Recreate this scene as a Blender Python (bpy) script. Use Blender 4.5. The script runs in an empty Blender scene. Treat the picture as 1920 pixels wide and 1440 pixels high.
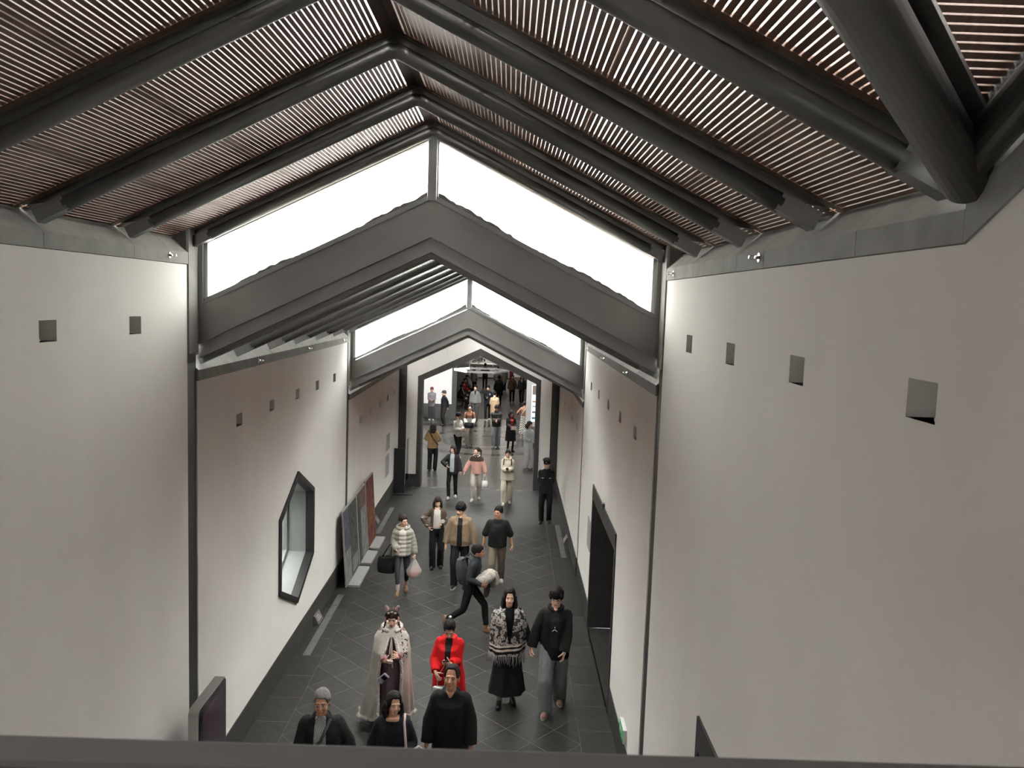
import bpy, bmesh, math, random
import numpy as np
from mathutils import Vector, Matrix, noise
from mathutils.geometry import tessellate_polygon
random.seed(7)
sc = bpy.context.scene
COL = sc.collection
PI = math.pi

# ------------------------------------------------------------------ camera
# axes of the camera in world space (X right, Y along the corridor, Z up)
CAM = Vector((0.85, 0.0, 5.8))
AX = Vector((0.99942576, -0.00191341, 0.03383019)); AY = Vector((0.03346873, -0.10013500, -0.99441079)); AZ = Vector((0.00529030, 0.99497202, -0.10001346))     # camera right, image-down, forward
cd = bpy.data.cameras.new('camera'); cam = bpy.data.objects.new('camera', cd); COL.objects.link(cam)
cd.sensor_width = 36.0; cd.lens = 1560.0 / 1920.0 * 36.0; cd.clip_start = 0.05; cd.clip_end = 400
m = Matrix.Identity(4)
for i in range(3):
    m[i][0] = AX[i]; m[i][1] = -AY[i]; m[i][2] = -AZ[i]; m[i][3] = CAM[i]
cam.matrix_world = m
cd.dof.use_dof = True; cd.dof.focus_distance = 14.0; cd.dof.aperture_fstop = 10.0
sc.camera = cam

# ------------------------------------------------------------------ world, sun, exposure
w = bpy.data.worlds.new('sky'); sc.world = w; w.use_nodes = True
bgn = w.node_tree.nodes['Background']
bgn.inputs[0].default_value = (1.0, 0.985, 0.955, 1); bgn.inputs[1].default_value = 42.0
sd = bpy.data.lights.new('sun', 'SUN'); sd.energy = 1.2; sd.angle = math.radians(1.5); sd.color = (1.0, 0.93, 0.82)
sun = bpy.data.objects.new('sun', sd); COL.objects.link(sun)
sun.rotation_euler = Vector((-0.50, 0.20, -0.84)).to_track_quat('-Z', 'Y').to_euler()
vs = sc.view_settings
vs.view_transform = 'Standard'; vs.look = 'None'; vs.gamma = 1.0; vs.use_curve_mapping = False; vs.exposure = 0.0
try:
    sc.cycles.use_denoising = True
    sc.cycles.denoiser = 'OPENIMAGEDENOISE'
    sc.cycles.max_bounces = 8; sc.cycles.diffuse_bounces = 5; sc.cycles.glossy_bounces = 3
    sc.cycles.use_adaptive_sampling = True; sc.cycles.adaptive_threshold = 0.03
    sc.cycles.transparent_max_bounces = 12; sc.cycles.transmission_bounces = 4
    sc.cycles.sample_clamp_indirect = 8.0
    sc.cycles.caustics_reflective = False; sc.cycles.caustics_refractive = False
except Exception: pass

# ------------------------------------------------------------------ materials
MATS = {}
def srgb(r, g, b):
    f = lambda c: (c/255/12.92) if c/255 <= 0.04045 else ((c/255+0.055)/1.055)**2.4
    return (f(r), f(g), f(b))
def mat(name, col, rough=0.6, metal=0.0, var=0.0, scale=8.0, bump=0.0, bscale=40.0, spec=0.5, coat=0.0, emit=None, estr=0.0, sheen=0.0, stretch=None, rand=0.0, dist=0.01):
    if name in MATS: return MATS[name]
    M = bpy.data.materials.new(name); M.use_nodes = True
    nt = M.node_tree; N = nt.nodes; L = nt.links
    b = N['Principled BSDF']
    b.inputs['Base Color'].default_value = (*col, 1); b.inputs['Roughness'].default_value = rough
    b.inputs['Metallic'].default_value = metal
    b.inputs['Specular IOR Level'].default_value = spec
    if coat: b.inputs['Coat Weight'].default_value = coat; b.inputs['Coat Roughness'].default_value = 0.15
    if sheen: b.inputs['Sheen Weight'].default_value = sheen
    if emit: b.inputs['Emission Color'].default_value = (*emit, 1); b.inputs['Emission Strength'].default_value = estr
    tc = None
    def coords():
        nonlocal tc
        if tc is None:
            tc = N.new('ShaderNodeTexCoord'); tc = tc.outputs['Object']
            if stretch:
                mp = N.new('ShaderNodeMapping'); mp.inputs['Scale'].default_value = stretch; L.new(tc, mp.inputs[0]); tc = mp.outputs[0]
        return tc
    src = None
    if var or rand:
        hsv = N.new('ShaderNodeHueSaturation'); hsv.inputs['Color'].default_value = (*col, 1)
        val = None
        if var:
            n = N.new('ShaderNodeTexNoise'); n.inputs['Scale'].default_value = scale; n.inputs['Detail'].default_value = 5
            L.new(coords(), n.inputs['Vector'])
            mr = N.new('ShaderNodeMapRange'); mr.inputs['From Min'].default_value = 0.3; mr.inputs['From Max'].default_value = 0.7
            mr.inputs['To Min'].default_value = 1 - var; mr.inputs['To Max'].default_value = 1 + var
            L.new(n.outputs['Fac'], mr.inputs['Value']); val = mr.outputs[0]
        if rand:
            oi = N.new('ShaderNodeObjectInfo')
            mr = N.new('ShaderNodeMapRange'); mr.inputs['To Min'].default_value = 1 - rand; mr.inputs['To Max'].default_value = 1 + rand
            L.new(oi.outputs['Random'], mr.inputs['Value'])
            if val is not None:
                mm = N.new('ShaderNodeMath'); mm.operation = 'MULTIPLY'; L.new(val, mm.inputs[0]); L.new(mr.outputs[0], mm.inputs[1]); val = mm.outputs[0]
            else: val = mr.outputs[0]
        L.new(val, hsv.inputs['Value']); L.new(hsv.outputs[0], b.inputs['Base Color'])
    if bump:
        n2 = N.new('ShaderNodeTexNoise'); n2.inputs['Scale'].default_value = bscale; n2.inputs['Detail'].default_value = 4
        L.new(coords(), n2.inputs['Vector'])
        bp = N.new('ShaderNodeBump'); bp.inputs['Strength'].default_value = bump; bp.inputs['Distance'].default_value = dist
        L.new(n2.outputs['Fac'], bp.inputs['Height']); L.new(bp.outputs[0], b.inputs['Normal'])
    MATS[name] = M
    return M
def glass_mat(name, tint=(0.97, 0.99, 0.98), refl=0.08):
    if name in MATS: return MATS[name]
    M = bpy.data.materials.new(name); M.use_nodes = True
    nt = M.node_tree; N = nt.nodes; L = nt.links
    N.remove(N['Principled BSDF']); out = N['Material Output']
    t = N.new('ShaderNodeBsdfTransparent'); t.inputs[0].default_value = (*tint, 1)
    g = N.new('ShaderNodeBsdfGlossy'); g.inputs['Roughness'].default_value = 0.02
    fr = N.new('ShaderNodeLayerWeight'); fr.inputs[0].default_value = 0.3
    mu = N.new('ShaderNodeMath'); mu.operation = 'MULTIPLY_ADD'; mu.inputs[1].default_value = 0.35; mu.inputs[2].default_value = refl*0.5
    L.new(fr.outputs['Fresnel'], mu.inputs[0])
    mx = N.new('ShaderNodeMixShader'); L.new(mu.outputs[0], mx.inputs[0]); L.new(t.outputs[0], mx.inputs[1]); L.new(g.outputs[0], mx.inputs[2])
    L.new(mx.outputs[0], out.inputs[0]); MATS[name] = M
    return M
def ramp_mat(name, kind, stops, scale=20.0, rough=0.7, stretch=None, bump=0.0, rot=None, detail=6.0, interp='CONSTANT', bands='Z'):
    """colour pattern through a colour ramp: noise / voronoi / wave / checker"""
    if name in MATS: return MATS[name]
    M = bpy.data.materials.new(name); M.use_nodes = True
    nt = M.node_tree; N = nt.nodes; L = nt.links; b = N['Principled BSDF']; b.inputs['Roughness'].default_value = rough
    tc = N.new('ShaderNodeTexCoord'); mp = N.new('ShaderNodeMapping'); L.new(tc.outputs['Object'], mp.inputs[0])
    if stretch: mp.inputs['Scale'].default_value = stretch
    if rot: mp.inputs['Rotation'].default_value = rot
    if kind == 'noise':
        t = N.new('ShaderNodeTexNoise'); t.inputs['Scale'].default_value = scale; t.inputs['Detail'].default_value = detail; o = t.outputs['Fac']
    elif kind == 'voronoi':
        t = N.new('ShaderNodeTexVoronoi'); t.inputs['Scale'].default_value = scale; o = t.outputs['Distance']
    elif kind == 'wave':
        t = N.new('ShaderNodeTexWave'); t.inputs['Scale'].default_value = scale; t.bands_direction = bands; o = t.outputs['Fac']
    else:
        t = N.new('ShaderNodeTexChecker'); t.inputs['Scale'].default_value = scale; o = t.outputs['Fac']
    L.new(mp.outputs[0], t.inputs['Vector'])
    r = N.new('ShaderNodeValToRGB'); r.color_ramp.interpolation = interp
    el = r.color_ramp.elements
    while len(el) < len(stops): el.new(0.5)
    for e, (p, c) in zip(el, stops): e.position = p; e.color = (*c, 1)
    L.new(o, r.inputs[0]); L.new(r.outputs[0], b.inputs['Base Color'])
    if bump:
        bp = N.new('ShaderNodeBump'); bp.inputs['Strength'].default_value = bump; bp.inputs['Distance'].default_value = 0.01
        L.new(o, bp.inputs['Height']); L.new(bp.outputs[0], b.inputs['Normal'])
    MATS[name] = M
    return M

m_plaster = mat('white_plaster', (0.82, 0.80, 0.77), 0.85, var=0.035, scale=1.3, bump=0.08, bscale=60, stretch=(1, 1, 0.35), spec=0.2)
m_niche = mat('niche_shade_plaster', (0.62, 0.60, 0.56), 0.9, var=0.05, scale=10, spec=0.2)  # plaster greyed so the recess shade sits in its colour
m_stone = mat('dark_granite', (0.040, 0.039, 0.036), 0.55, var=0.22, scale=14, bump=0.05, bscale=90)
m_tile = mat('floor_granite', (0.030, 0.0295, 0.0275), 0.42, var=0.20, scale=9, rand=0.16, bump=0.06, bscale=25, spec=0.16, dist=0.004)
m_grout = mat('pale_grout', (0.20, 0.195, 0.185), 0.8)
m_bord = mat('border_granite', (0.029, 0.0285, 0.0265), 0.43, var=0.2, scale=9, rand=0.14, bump=0.05, bscale=25, spec=0.16, dist=0.004)
m_band = mat('eave_concrete', (0.22, 0.22, 0.205), 0.75, var=0.14, scale=5, bump=0.1, bscale=30)
m_steel = mat('dark_steel_paint', (0.17, 0.172, 0.165), 0.30, metal=0.65, var=0.10, scale=3, bump=0.03, bscale=12)
m_fascia = mat('fascia_steel', (0.23, 0.225, 0.218), 0.40, metal=0.25, var=0.07, scale=2)
m_frame = mat('window_frame_metal', (0.22, 0.22, 0.215), 0.4, metal=0.3)
m_wood = mat('slat_wood', (0.135, 0.080, 0.058), 0.42, var=0.25, scale=10, stretch=(6, 0.6, 6), rand=0.10, spec=0.5)
m_ridge = mat('ridge_wood', (0.05, 0.03, 0.024), 0.5, var=0.2, scale=6)
m_glass = glass_mat('clear_glass')
m_pane1 = glass_mat('dimming_gable_glass', (0.76, 0.76, 0.745))  # clear panes given a grey tint to dim the nearest section
m_skyl = glass_mat('tinted_skylight_glass', (0.34, 0.335, 0.325))
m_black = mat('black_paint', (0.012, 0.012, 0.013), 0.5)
m_chrome = mat('chrome', (0.75, 0.75, 0.75), 0.15, metal=1.0)
m_white = mat('white_paint', (0.8, 0.8, 0.8), 0.5)
m_vent = mat('vent_metal', (0.115, 0.112, 0.105), 0.45, metal=0.4, var=0.1, scale=20)
m_silver = mat('silver_frame', (0.48, 0.48, 0.47), 0.3, metal=0.9)

# ------------------------------------------------------------------ mesh helpers
def smooth_all(me): me.polygons.foreach_set('use_smooth', np.ones(len(me.polygons), dtype=bool))
def link(name, me, m=None, parent=None, smooth=False):
    o = bpy.data.objects.new(name, me); COL.objects.link(o)
    if m is not None and not me.materials: me.materials.append(m)
    if smooth: smooth_all(me)
    if parent: o.parent = parent
    return o
def tag(o, label=None, cat=None, group=None, kind=None):
    if label: o['label'] = label
    if cat: o['category'] = cat
    if group: o['group'] = group
    if kind: o['kind'] = kind
    return o
def empty(name, loc=(0, 0, 0), rz=0.0):
    o = bpy.data.objects.new(name, None); COL.objects.link(o); o.location = loc; o.rotation_euler = (0, 0, rz); o.empty_display_size = 0.1
    return o
class MB:
    def __init__(s): s.v = []; s.f = []
    def add(s, v, f):
        b = len(s.v); s.v += [tuple(p) for p in v]; s.f += [tuple(b+i for i in q) for q in f]; return s
    def box(s, a, b):
        x0, y0, z0 = a; x1, y1, z1 = b
        return s.add([(x0,y0,z0),(x1,y0,z0),(x1,y1,z0),(x0,y1,z0),(x0,y0,z1),(x1,y0,z1),(x1,y1,z1),(x0,y1,z1)],
                     [(0,3,2,1),(4,5,6,7),(0,1,5,4),(1,2,6,5),(2,3,7,6),(3,0,4,7)])
    def hexa(s, p):   # 8 points, bottom ring then top ring
        return s.add(p, [(0,3,2,1),(4,5,6,7),(0,1,5,4),(1,2,6,5),(2,3,7,6),(3,0,4,7)])
    def prism(s, poly, vec):  # poly: 3d points, extruded by vec
        n = len(poly); vec = Vector(vec); a = [Vector(p) for p in poly]; bb = [p+vec for p in a]
        tri = tessellate_polygon([a])
        fs = [tuple(t) for t in tri] + [tuple(n+i for i in reversed(t)) for t in tri] + [(i, (i+1) % n, n+(i+1) % n, n+i) for i in range(n)]
        return s.add(a+bb, fs)
    def tube(s, pts, r, n=12, caps=True):
        pts = [Vector(p) for p in pts]; rs = r if isinstance(r, (list, tuple)) else [r]*len(pts)
        base = len(s.v); ref = None
        for i, p in enumerate(pts):
            d = ((pts[min(i+1, len(pts)-1)]-p).normalized() + (p-pts[max(i-1, 0)]).normalized()).normalized()
            if ref is None:
                ref = Vector((0, 0, 1)) if abs(d.z) < 0.9 else Vector((1, 0, 0))
            u = d.cross(ref).normalized(); v = u.cross(d).normalized(); ref = v
            k = 1.0
            if 0 < i < len(pts)-1:
                c = (pts[i+1]-p).normalized().dot(d); k = 1/max(c, 0.5)
            for j in range(n):
                a = 2*PI*j/n; s.v.append(tuple(p + (u*math.cos(a)+v*math.sin(a))*rs[i]))
        for i in range(len(pts)-1):
            for j in range(n):
                a = base+i*n+j; b = base+i*n+(j+1) % n; s.f.append((a, b, b+n, a+n))
        if caps:
            s.f.append(tuple(base+j for j in reversed(range(n)))); e = base+(len(pts)-1)*n; s.f.append(tuple(e+j for j in range(n)))
        return s
    def ell(s, c, r, n=12, k=8, rot=None):
        c = Vector(c); b = len(s.v)
        R = rot if rot is not None else Matrix.Identity(3)
        s.v.append(tuple(c + R @ Vector((0, 0, r[2]))))
        for i in range(1, k):
            t = PI*i/k
            for j in range(n):
                a = 2*PI*j/n
                s.v.append(tuple(c + R @ Vector((r[0]*math.sin(t)*math.cos(a), r[1]*math.sin(t)*math.sin(a), r[2]*math.cos(t)))))
        s.v.append(tuple(c + R @ Vector((0, 0, -r[2]))))
        e = len(s.v)-1
        for j in range(n): s.f.append((b, b+1+j, b+1+(j+1) % n))
        for i in range(k-2):
            for j in range(n):
                p = b+1+i*n+j; q = b+1+i*n+(j+1) % n; s.f.append((p, p+n, q+n, q))
        o = b+1+(k-2)*n
        for j in range(n): s.f.append((o+j, e, o+(j+1) % n))
        return s
    def cap(s, p0, p1, r0, r1, n=10, round0=True, round1=True, sq=1.0, side=None):
        """tapered capsule; rounded ends; sq flattens across 'side'"""
        p0 = Vector(p0); p1 = Vector(p1); d = p1-p0; Ln = d.length
        if Ln < 1e-6: d = Vector((0, 0, 1)); Ln = 1e-6
        d = d/Ln
        ref = Vector(side) if side is not None else (Vector((0, 1, 0)) if abs(d.y) < 0.9 else Vector((1, 0, 0)))
        u = (ref - d*ref.dot(d)).normalized(); v = d.cross(u)
        rings = []
        if round0: rings += [(p0-d*r0*math.sin(a), r0*math.cos(a)) for a in (1.2, 0.7)]
        rings += [(p0, r0), (p1, r1)]
        if round1: rings += [(p1+d*r1*math.sin(a), r1*math.cos(a)) for a in (0.7, 1.2)]
        b = len(s.v)
        for c, r in rings:
            for j in range(n):
                a = 2*PI*j/n; s.v.append(tuple(c + u*(r*sq*math.cos(a)) + v*(r*math.sin(a))))
        for i in range(len(rings)-1):
            for j in range(n):
                p = b+i*n+j; q = b+i*n+(j+1) % n; s.f.append((p, q, q+n, p+n))
        s.f.append(tuple(b+j for j in reversed(range(n)))); e = b+(len(rings)-1)*n; s.f.append(tuple(e+j for j in range(n)))
        return s
    def loft(s, secs, n=28, close=True):
        """secs: list of (center, rx, ry[, fold_amp, fold_n, power]) horizontal ellipses, bottom to top"""
        b = len(s.v)
        for sec in secs:
            c = Vector(sec[0]); rx, ry = sec[1], sec[2]
            fa = sec[3] if len(sec) > 3 else 0; fn = sec[4] if len(sec) > 4 else 0; pw = sec[5] if len(sec) > 5 else 1.0
            for j in range(n):
                a = 2*PI*j/n; k = 1 + fa*math.cos(fn*a+0.6*math.sin(2*a))
                ca, sa = math.cos(a), math.sin(a)
                ca = math.copysign(abs(ca)**pw, ca); sa = math.copysign(abs(sa)**pw, sa)
                s.v.append((c.x+rx*k*ca, c.y+ry*k*sa, c.z))
        for i in range(len(secs)-1):
            for j in range(n):
                p = b+i*n+j; q = b+i*n+(j+1) % n; s.f.append((p, q, q+n, p+n))
        if close:
            s.f.append(tuple(b+j for j in reversed(range(n)))); e = b+(len(secs)-1)*n; s.f.append(tuple(e+j for j in range(n)))
        return s
    def xform(s, M, start=0):
        for i in range(start, len(s.v)): s.v[i] = tuple(M @ Vector(s.v[i]))
        return s
    def mesh(s, name='mesh'):
        me = bpy.data.meshes.new(name); me.from_pydata(s.v, [], s.f); me.update(); return me
    def build(s, name, m, parent=None, smooth=False, bevel=0.0):
        me = s.mesh(name)
        o = link(name, me, m, parent, smooth)
        if bevel:
            bv = o.modifiers.new('bevel', 'BEVEL'); bv.width = bevel; bv.segments = 2; bv.limit_method = 'ANGLE'
        return o
def fix_normals(me):
    bm = bmesh.new(); bm.from_mesh(me); bmesh.ops.recalc_face_normals(bm, faces=bm.faces); bm.to_mesh(me); bm.free()

# =================================================================== SETTING
W = 2.44                     # half width of the corridor
SL = 0.492                   # roof slope
DZ = -1.217; DY = 8.45       # step down / length of each corridor section
TOP = 6.05                   # top of the plaster in the first section
ZA = 7.60                    # underside of slats at the ridge line (first section)
ZT = 7.486                   # axis of tubular rib at the ridge (first section)
CS = 1/math.sqrt(1+SL*SL)
def struct(o, label=None, cat=None):
    o['kind'] = 'structure'
    if label: o['label'] = label
    if cat: o['category'] = cat
    return o

def slab(name, loops, axis, pos, thick, m, parent=None):
    """flat wall with holes. loops: list of 2d polylines (outer first); axis 'x': 2d=(y,z) at x=pos; axis 'y': 2d=(x,z) at y=pos; thick may be negative"""
    P = (lambda a, b, d: (pos+d, a, b)) if axis == 'x' else (lambda a, b, d: (a, pos+d, b))
    mb = MB(); flat = []
    for lp in loops: flat += lp
    tri = tessellate_polygon([[Vector((a, b, 0)) for a, b in lp] for lp in loops])
    n = len(flat)
    v = [P(a, b, 0) for a, b in flat] + [P(a, b, thick) for a, b in flat]
    f = [tuple(t) for t in tri] + [tuple(n+i for i in t) for t in tri]
    k = 0
    for lp in loops:
        for i in range(len(lp)):
            a = k+i; b = k+(i+1) % len(lp); f.append((a, b, n+b, n+a))
        k += len(lp)
    mb.add(v, f)
    me = mb.mesh(name); fix_normals(me)
    return link(name, me, m, parent)

# ---- floor: grout bed with separate granite tiles
fl = MB().box((-W-0.1, -8, -0.2), (W+0.1, 25.15, -0.0016)).build('floor', m_grout)
struct(fl, 'dark granite floor of the corridor laid in diagonal tiles', 'floor')
HX, HY = 1.97/6, 0.347
BX = 1.97
def clipped(poly, xmax):
    # clip polygon to |x|<=xmax
    for sgn in (1, -1):
        out = []
        for i in range(len(poly)):
            a = poly[i]; b = poly[(i+1) % len(poly)]
            ia = sgn*a[0] <= xmax+1e-6; ib = sgn*b[0] <= xmax+1e-6
            if ia: out.append(a)
            if ia != ib:
                t = (sgn*xmax-a[0])/(b[0]-a[0]); out.append((sgn*xmax, a[1]+t*(b[1]-a[1])))
        poly = out
        if len(poly) < 3: return None
    return poly
def tile_mesh(poly, h=0.006, g=0.0022):
    cx = sum(p[0] for p in poly)/len(poly); cy = sum(p[1] for p in poly)/len(poly)
    v = []
    for z, k in ((-h, 0), (-0.0012, 0), (0.0, 0.003)):
        for (x, y) in poly:
            dx, dy = x-cx, y-cy; L = math.hypot(dx, dy); s = 1-(g*1.4+k)/L
            v.append((dx*s, dy*s, z))
    n = len(poly); f = []
    for r in (0, 1):
        for i in range(n): f.append((r*n+i, r*n+(i+1) % n, (r+1)*n+(i+1) % n, (r+1)*n+i))
    f.append(tuple(2*n+i for i in range(n)))
    return MB().add(v, f), (cx, cy)
full = None; edge = {}
Y0 = 11.495
for mrow in range(-9, 40):
    for kc in range(-6, 7):
        if (mrow+kc) % 2: continue
        cx, cy = kc*HX, Y0+mrow*HY
        if cy < 8.4 or cy > 25.4: continue
        poly = [(cx+HX, cy), (cx, cy+HY), (cx-HX, cy), (cx, cy-HY)]
        if abs(kc) < 6:
            if cy+HY > 25.14:
                cl = [(x, min(y, 25.14)) for x, y in ([(cx+HX, cy), (cx+HX*(1-(25.14-cy)/HY), 25.14), (cx-HX*(1-(25.14-cy)/HY), 25.14), (cx-HX, cy), (cx, cy-HY)] if cy < 25.12 else [(cx+HX*0.97, 25.13), (cx-HX*0.97, 25.13), (cx, cy-HY)])]
                mb, c = tile_mesh(cl); o = link('floor_tile', mb.mesh('tile'), m_tile, fl); o.location = (c[0], c[1], 0); continue
            if full is None: mb, _ = tile_mesh(poly); full = mb.mesh('tile')
            o = link('floor_tile', full, m_tile, fl); o.location = (cx, cy, 0)
        else:
            pl = clipped(poly, BX)
            key = kc
            if key not in edge: mb, c = tile_mesh(pl); edge[key] = (mb.mesh('tile'), c[0]-cx, c[1]-cy)
            me, dx, dy = edge[key]
            o = link('floor_tile', me, m_tile, fl); o.location = (cx+dx, cy+dy, 0)
bt = None
for i in range(-5, 20):
    y = 11.495+0.694*i
    if y+0.694 > 25.5: continue
    for sx in (-1, 1):
        if bt is None: mb, _ = tile_mesh([(-(W-BX)/2, -0.347), ((W-BX)/2, -0.347), ((W-BX)/2, 0.347), (-(W-BX)/2, 0.347)]); bt = mb.mesh('tile')
        o = link('border_tile', bt, m_bord, fl); o.location = (sx*(W+BX)/2, y+0.347, 0)

# ---- long walls with lamp niches, doors, hexagonal window
NW, NH, ND = 0.115, 0.078, 0.16
SEG = [(-6.0, 8.52), (8.79, 16.97), (17.22, 25.15)]
niche_y = {(1, 0): [3.17, 4.57, 5.96, 7.34], (-1, 0): [3.17, 4.57, 5.95, 7.34],
           (1, 1): [10.14, 11.54, 12.94, 14.35, 15.70], (-1, 1): [10.17, 11.58, 12.99, 14.33, 15.74],
           (1, 2): [18.6, 20.0, 21.4, 22.8, 24.1], (-1, 2): [18.6, 20.0, 21.4, 22.8, 24.1]}
niche_z = [5.47, 4.225, 3.01]
HEX = [(11.95, 1.32), (13.02, 0.82), (14.10, 1.32), (14.10, 2.475), (13.02, 2.985), (11.95, 2.475)]
DOORS = {0: (3.07, 6.23), 1: (11.31, 14.50)}
wall_objs = {}
lampmesh = MB().ell((0, 0, 0), (0.028, 0.028, 0.018), 12, 8).mesh('lamp')
for sx in (-1, 1):
    for k in range(3):
        y0, y1 = SEG[k]; zt = TOP+DZ*k
        outer = [(y0, 0.0), (y1, 0.0), (y1, zt), (y0, zt)]
        if sx == 1 and k in DOORS:
            a, b = DOORS[k]
            outer = [(y0, 0.0), (a, 0.0), (a, 2.61), (b, 2.61), (b, 0.0), (y1, 0.0), (y1, zt), (y0, zt)]
        if k == 0:   # gable under the crossing roof
            rise = (2.44)*SL
            outer = outer[:-2] + [(y1, zt), (2.95, zt), (0.51, zt+rise), (-1.93, zt), (y0, zt)]
        loops = [outer]
        for yn in niche_y[(sx, k)]:
            z = niche_z[k]; loops.append([(yn-NW, z-NH), (yn+NW, z-NH), (yn+NW, z+NH), (yn-NW, z+NH)])
        if sx == -1 and k == 1: loops.append(HEX)
        wn = ('wall_left' if sx < 0 else 'wall_right')
        wobj = slab(wn, loops, 'x', sx*W, sx*0.14, m_plaster)
        where = ['nearest', 'middle', 'farthest'][k]
        struct(wobj, f"white plaster wall panel of the {where} corridor section, {'left' if sx<0 else 'right'} side", 'wall')
        wall_objs[(sx, k)] = wobj
        for yn in niche_y[(sx, k)]:
            z = niche_z[k]; x0 = sx*(W+0.138); x1 = sx*(W+ND)
            nb = MB().add([(x0, yn-NW, z-NH), (x0, yn+NW, z-NH), (x0, yn+NW, z+NH), (x0, yn-NW, z+NH),
                           (x1, yn-NW, z-NH), (x1, yn+NW, z-NH), (x1, yn+NW, z+NH), (x1, yn-NW, z+NH)],
                          [(4,5,6,7),(0,1,5,4),(1,2,6,5),(2,3,7,6),(3,0,4,7)]).build('lamp_niche', m_niche, wobj)
            lp = link('niche_lamp', lampmesh, m_white, nb); lp.location = (sx*(W+0.06), yn-0.05, z-NH+0.012)
            # lining of the opening
            MB().box((min(sx*(W+0.001), sx*(W+0.139)), yn-NW-0.001, z-NH-0.004), (max(sx*(W+0.001), sx*(W+0.139)), yn+NW+0.001, z-NH)).build('niche_sill', m_niche, nb)

# ---- baseboards
for sx in (-1, 1):
    sd_ = 'left' if sx < 0 else 'right'
    for k in range(3):
        y0, y1 = SEG[k]
        parts = [(max(y0, -6), y1)]
        if sx == 1 and k in DOORS: parts = [(y0, DOORS[k][0]), (DOORS[k][1], y1)]
        root = None
        mb = MB()
        for a, b in parts:
            x0, x1 = sorted((sx*(W-0.012), sx*(W+0.05))); mb.box((x0, a, 0), (x1, b, 0.40))
        o = mb.build(f'baseboard_{sd_}', m_stone)
        struct(o, f"dark granite skirting along the {['nearest','middle','farthest'][k]} {sd_} wall panel", 'baseboard')

# ---- dark granite strips between wall panels
tn = 0
for sx in (-1, 1):
    for k, (a, b) in enumerate([(8.52, 8.79), (16.97, 17.22)]):
        tn += 1
        x0, x1 = sorted((sx*(W-0.006+0.02), sx*(W+0.14)))
        o = MB().box((x0, a, 0), (x1, b, TOP+DZ*k+0.6)).build(f'trim_{tn}', m_stone)
        struct(o, f"dark stone strip between wall panels, {['nearer','farther'][k]} one on the {'left' if sx<0 else 'right'}", 'trim')

# ---- eave bands (concrete-grey, vertical face then splayed outwards up to the slats)
for k in range(3):
    y0 = 2.95 if k == 0 else SEG[k][0]; y1 = SEG[k][1]+0.27 if k < 2 else 25.15
    if k == 0: y1 = 8.80
    zt = TOP+DZ*k
    d = (ZA+DZ*k - SL*W - (zt+0.12))/(1+SL)
    for sx in (-1, 1):
        tn += 1
        root = empty(f'trim_{tn}'); struct(root, f"grey eave band above the {['nearest','middle','farthest'][k]} {'left' if sx<0 else 'right'} wall panel", 'trim')
        n = 6; ys = [y0+(y1-y0)*i/n for i in range(n+1)]
        if k == 0: ys = [2.95, 3.87, 5.27, 5.9, 7.31, 8.06, 8.80]
        for i in range(len(ys)-1):
            a, b = ys[i]+0.003, ys[i+1]-0.003
            prof = [(W-0.012, zt+0.004), (W-0.012, zt+0.12), (W+d, zt+0.12+d), (W+d+0.02, zt+0.16+d), (W+d+0.14, zt+0.16+d), (W+0.14, zt+0.004)]
            MB().prism([(sx*x, a, z) for x, z in prof], (0, b-a, 0)).build('band_panel', m_band, root)
# rake bands of the crossing gable
for sx in (-1, 1):
    tn += 1
    root = empty(f'trim_{tn}'); struct(root, f"grey band climbing along the crossing gable on the {'left' if sx<0 else 'right'} wall", 'trim')
    for s2 in (1, -1):
        pr = []
        for (yy, zz) in ((2.95, 0.0), (0.51, 2.44*SL)):
            y = yy if s2 == 1 else 1.02-yy
            pr.append((y, TOP+zz))
        (ya, za), (yb, zb) = pr
        MB().hexa([(sx*(W-0.012), ya, za), (sx*(W+0.15), ya, za), (sx*(W+0.15), yb, zb), (sx*(W-0.012), yb, zb),
                   (sx*(W-0.012), ya, za+0.15), (sx*(W+0.15), ya, za+0.42), (sx*(W+0.15), yb, zb+0.42), (sx*(W-0.012), yb, zb+0.15)]).build('band_panel', m_band, root)
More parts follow.
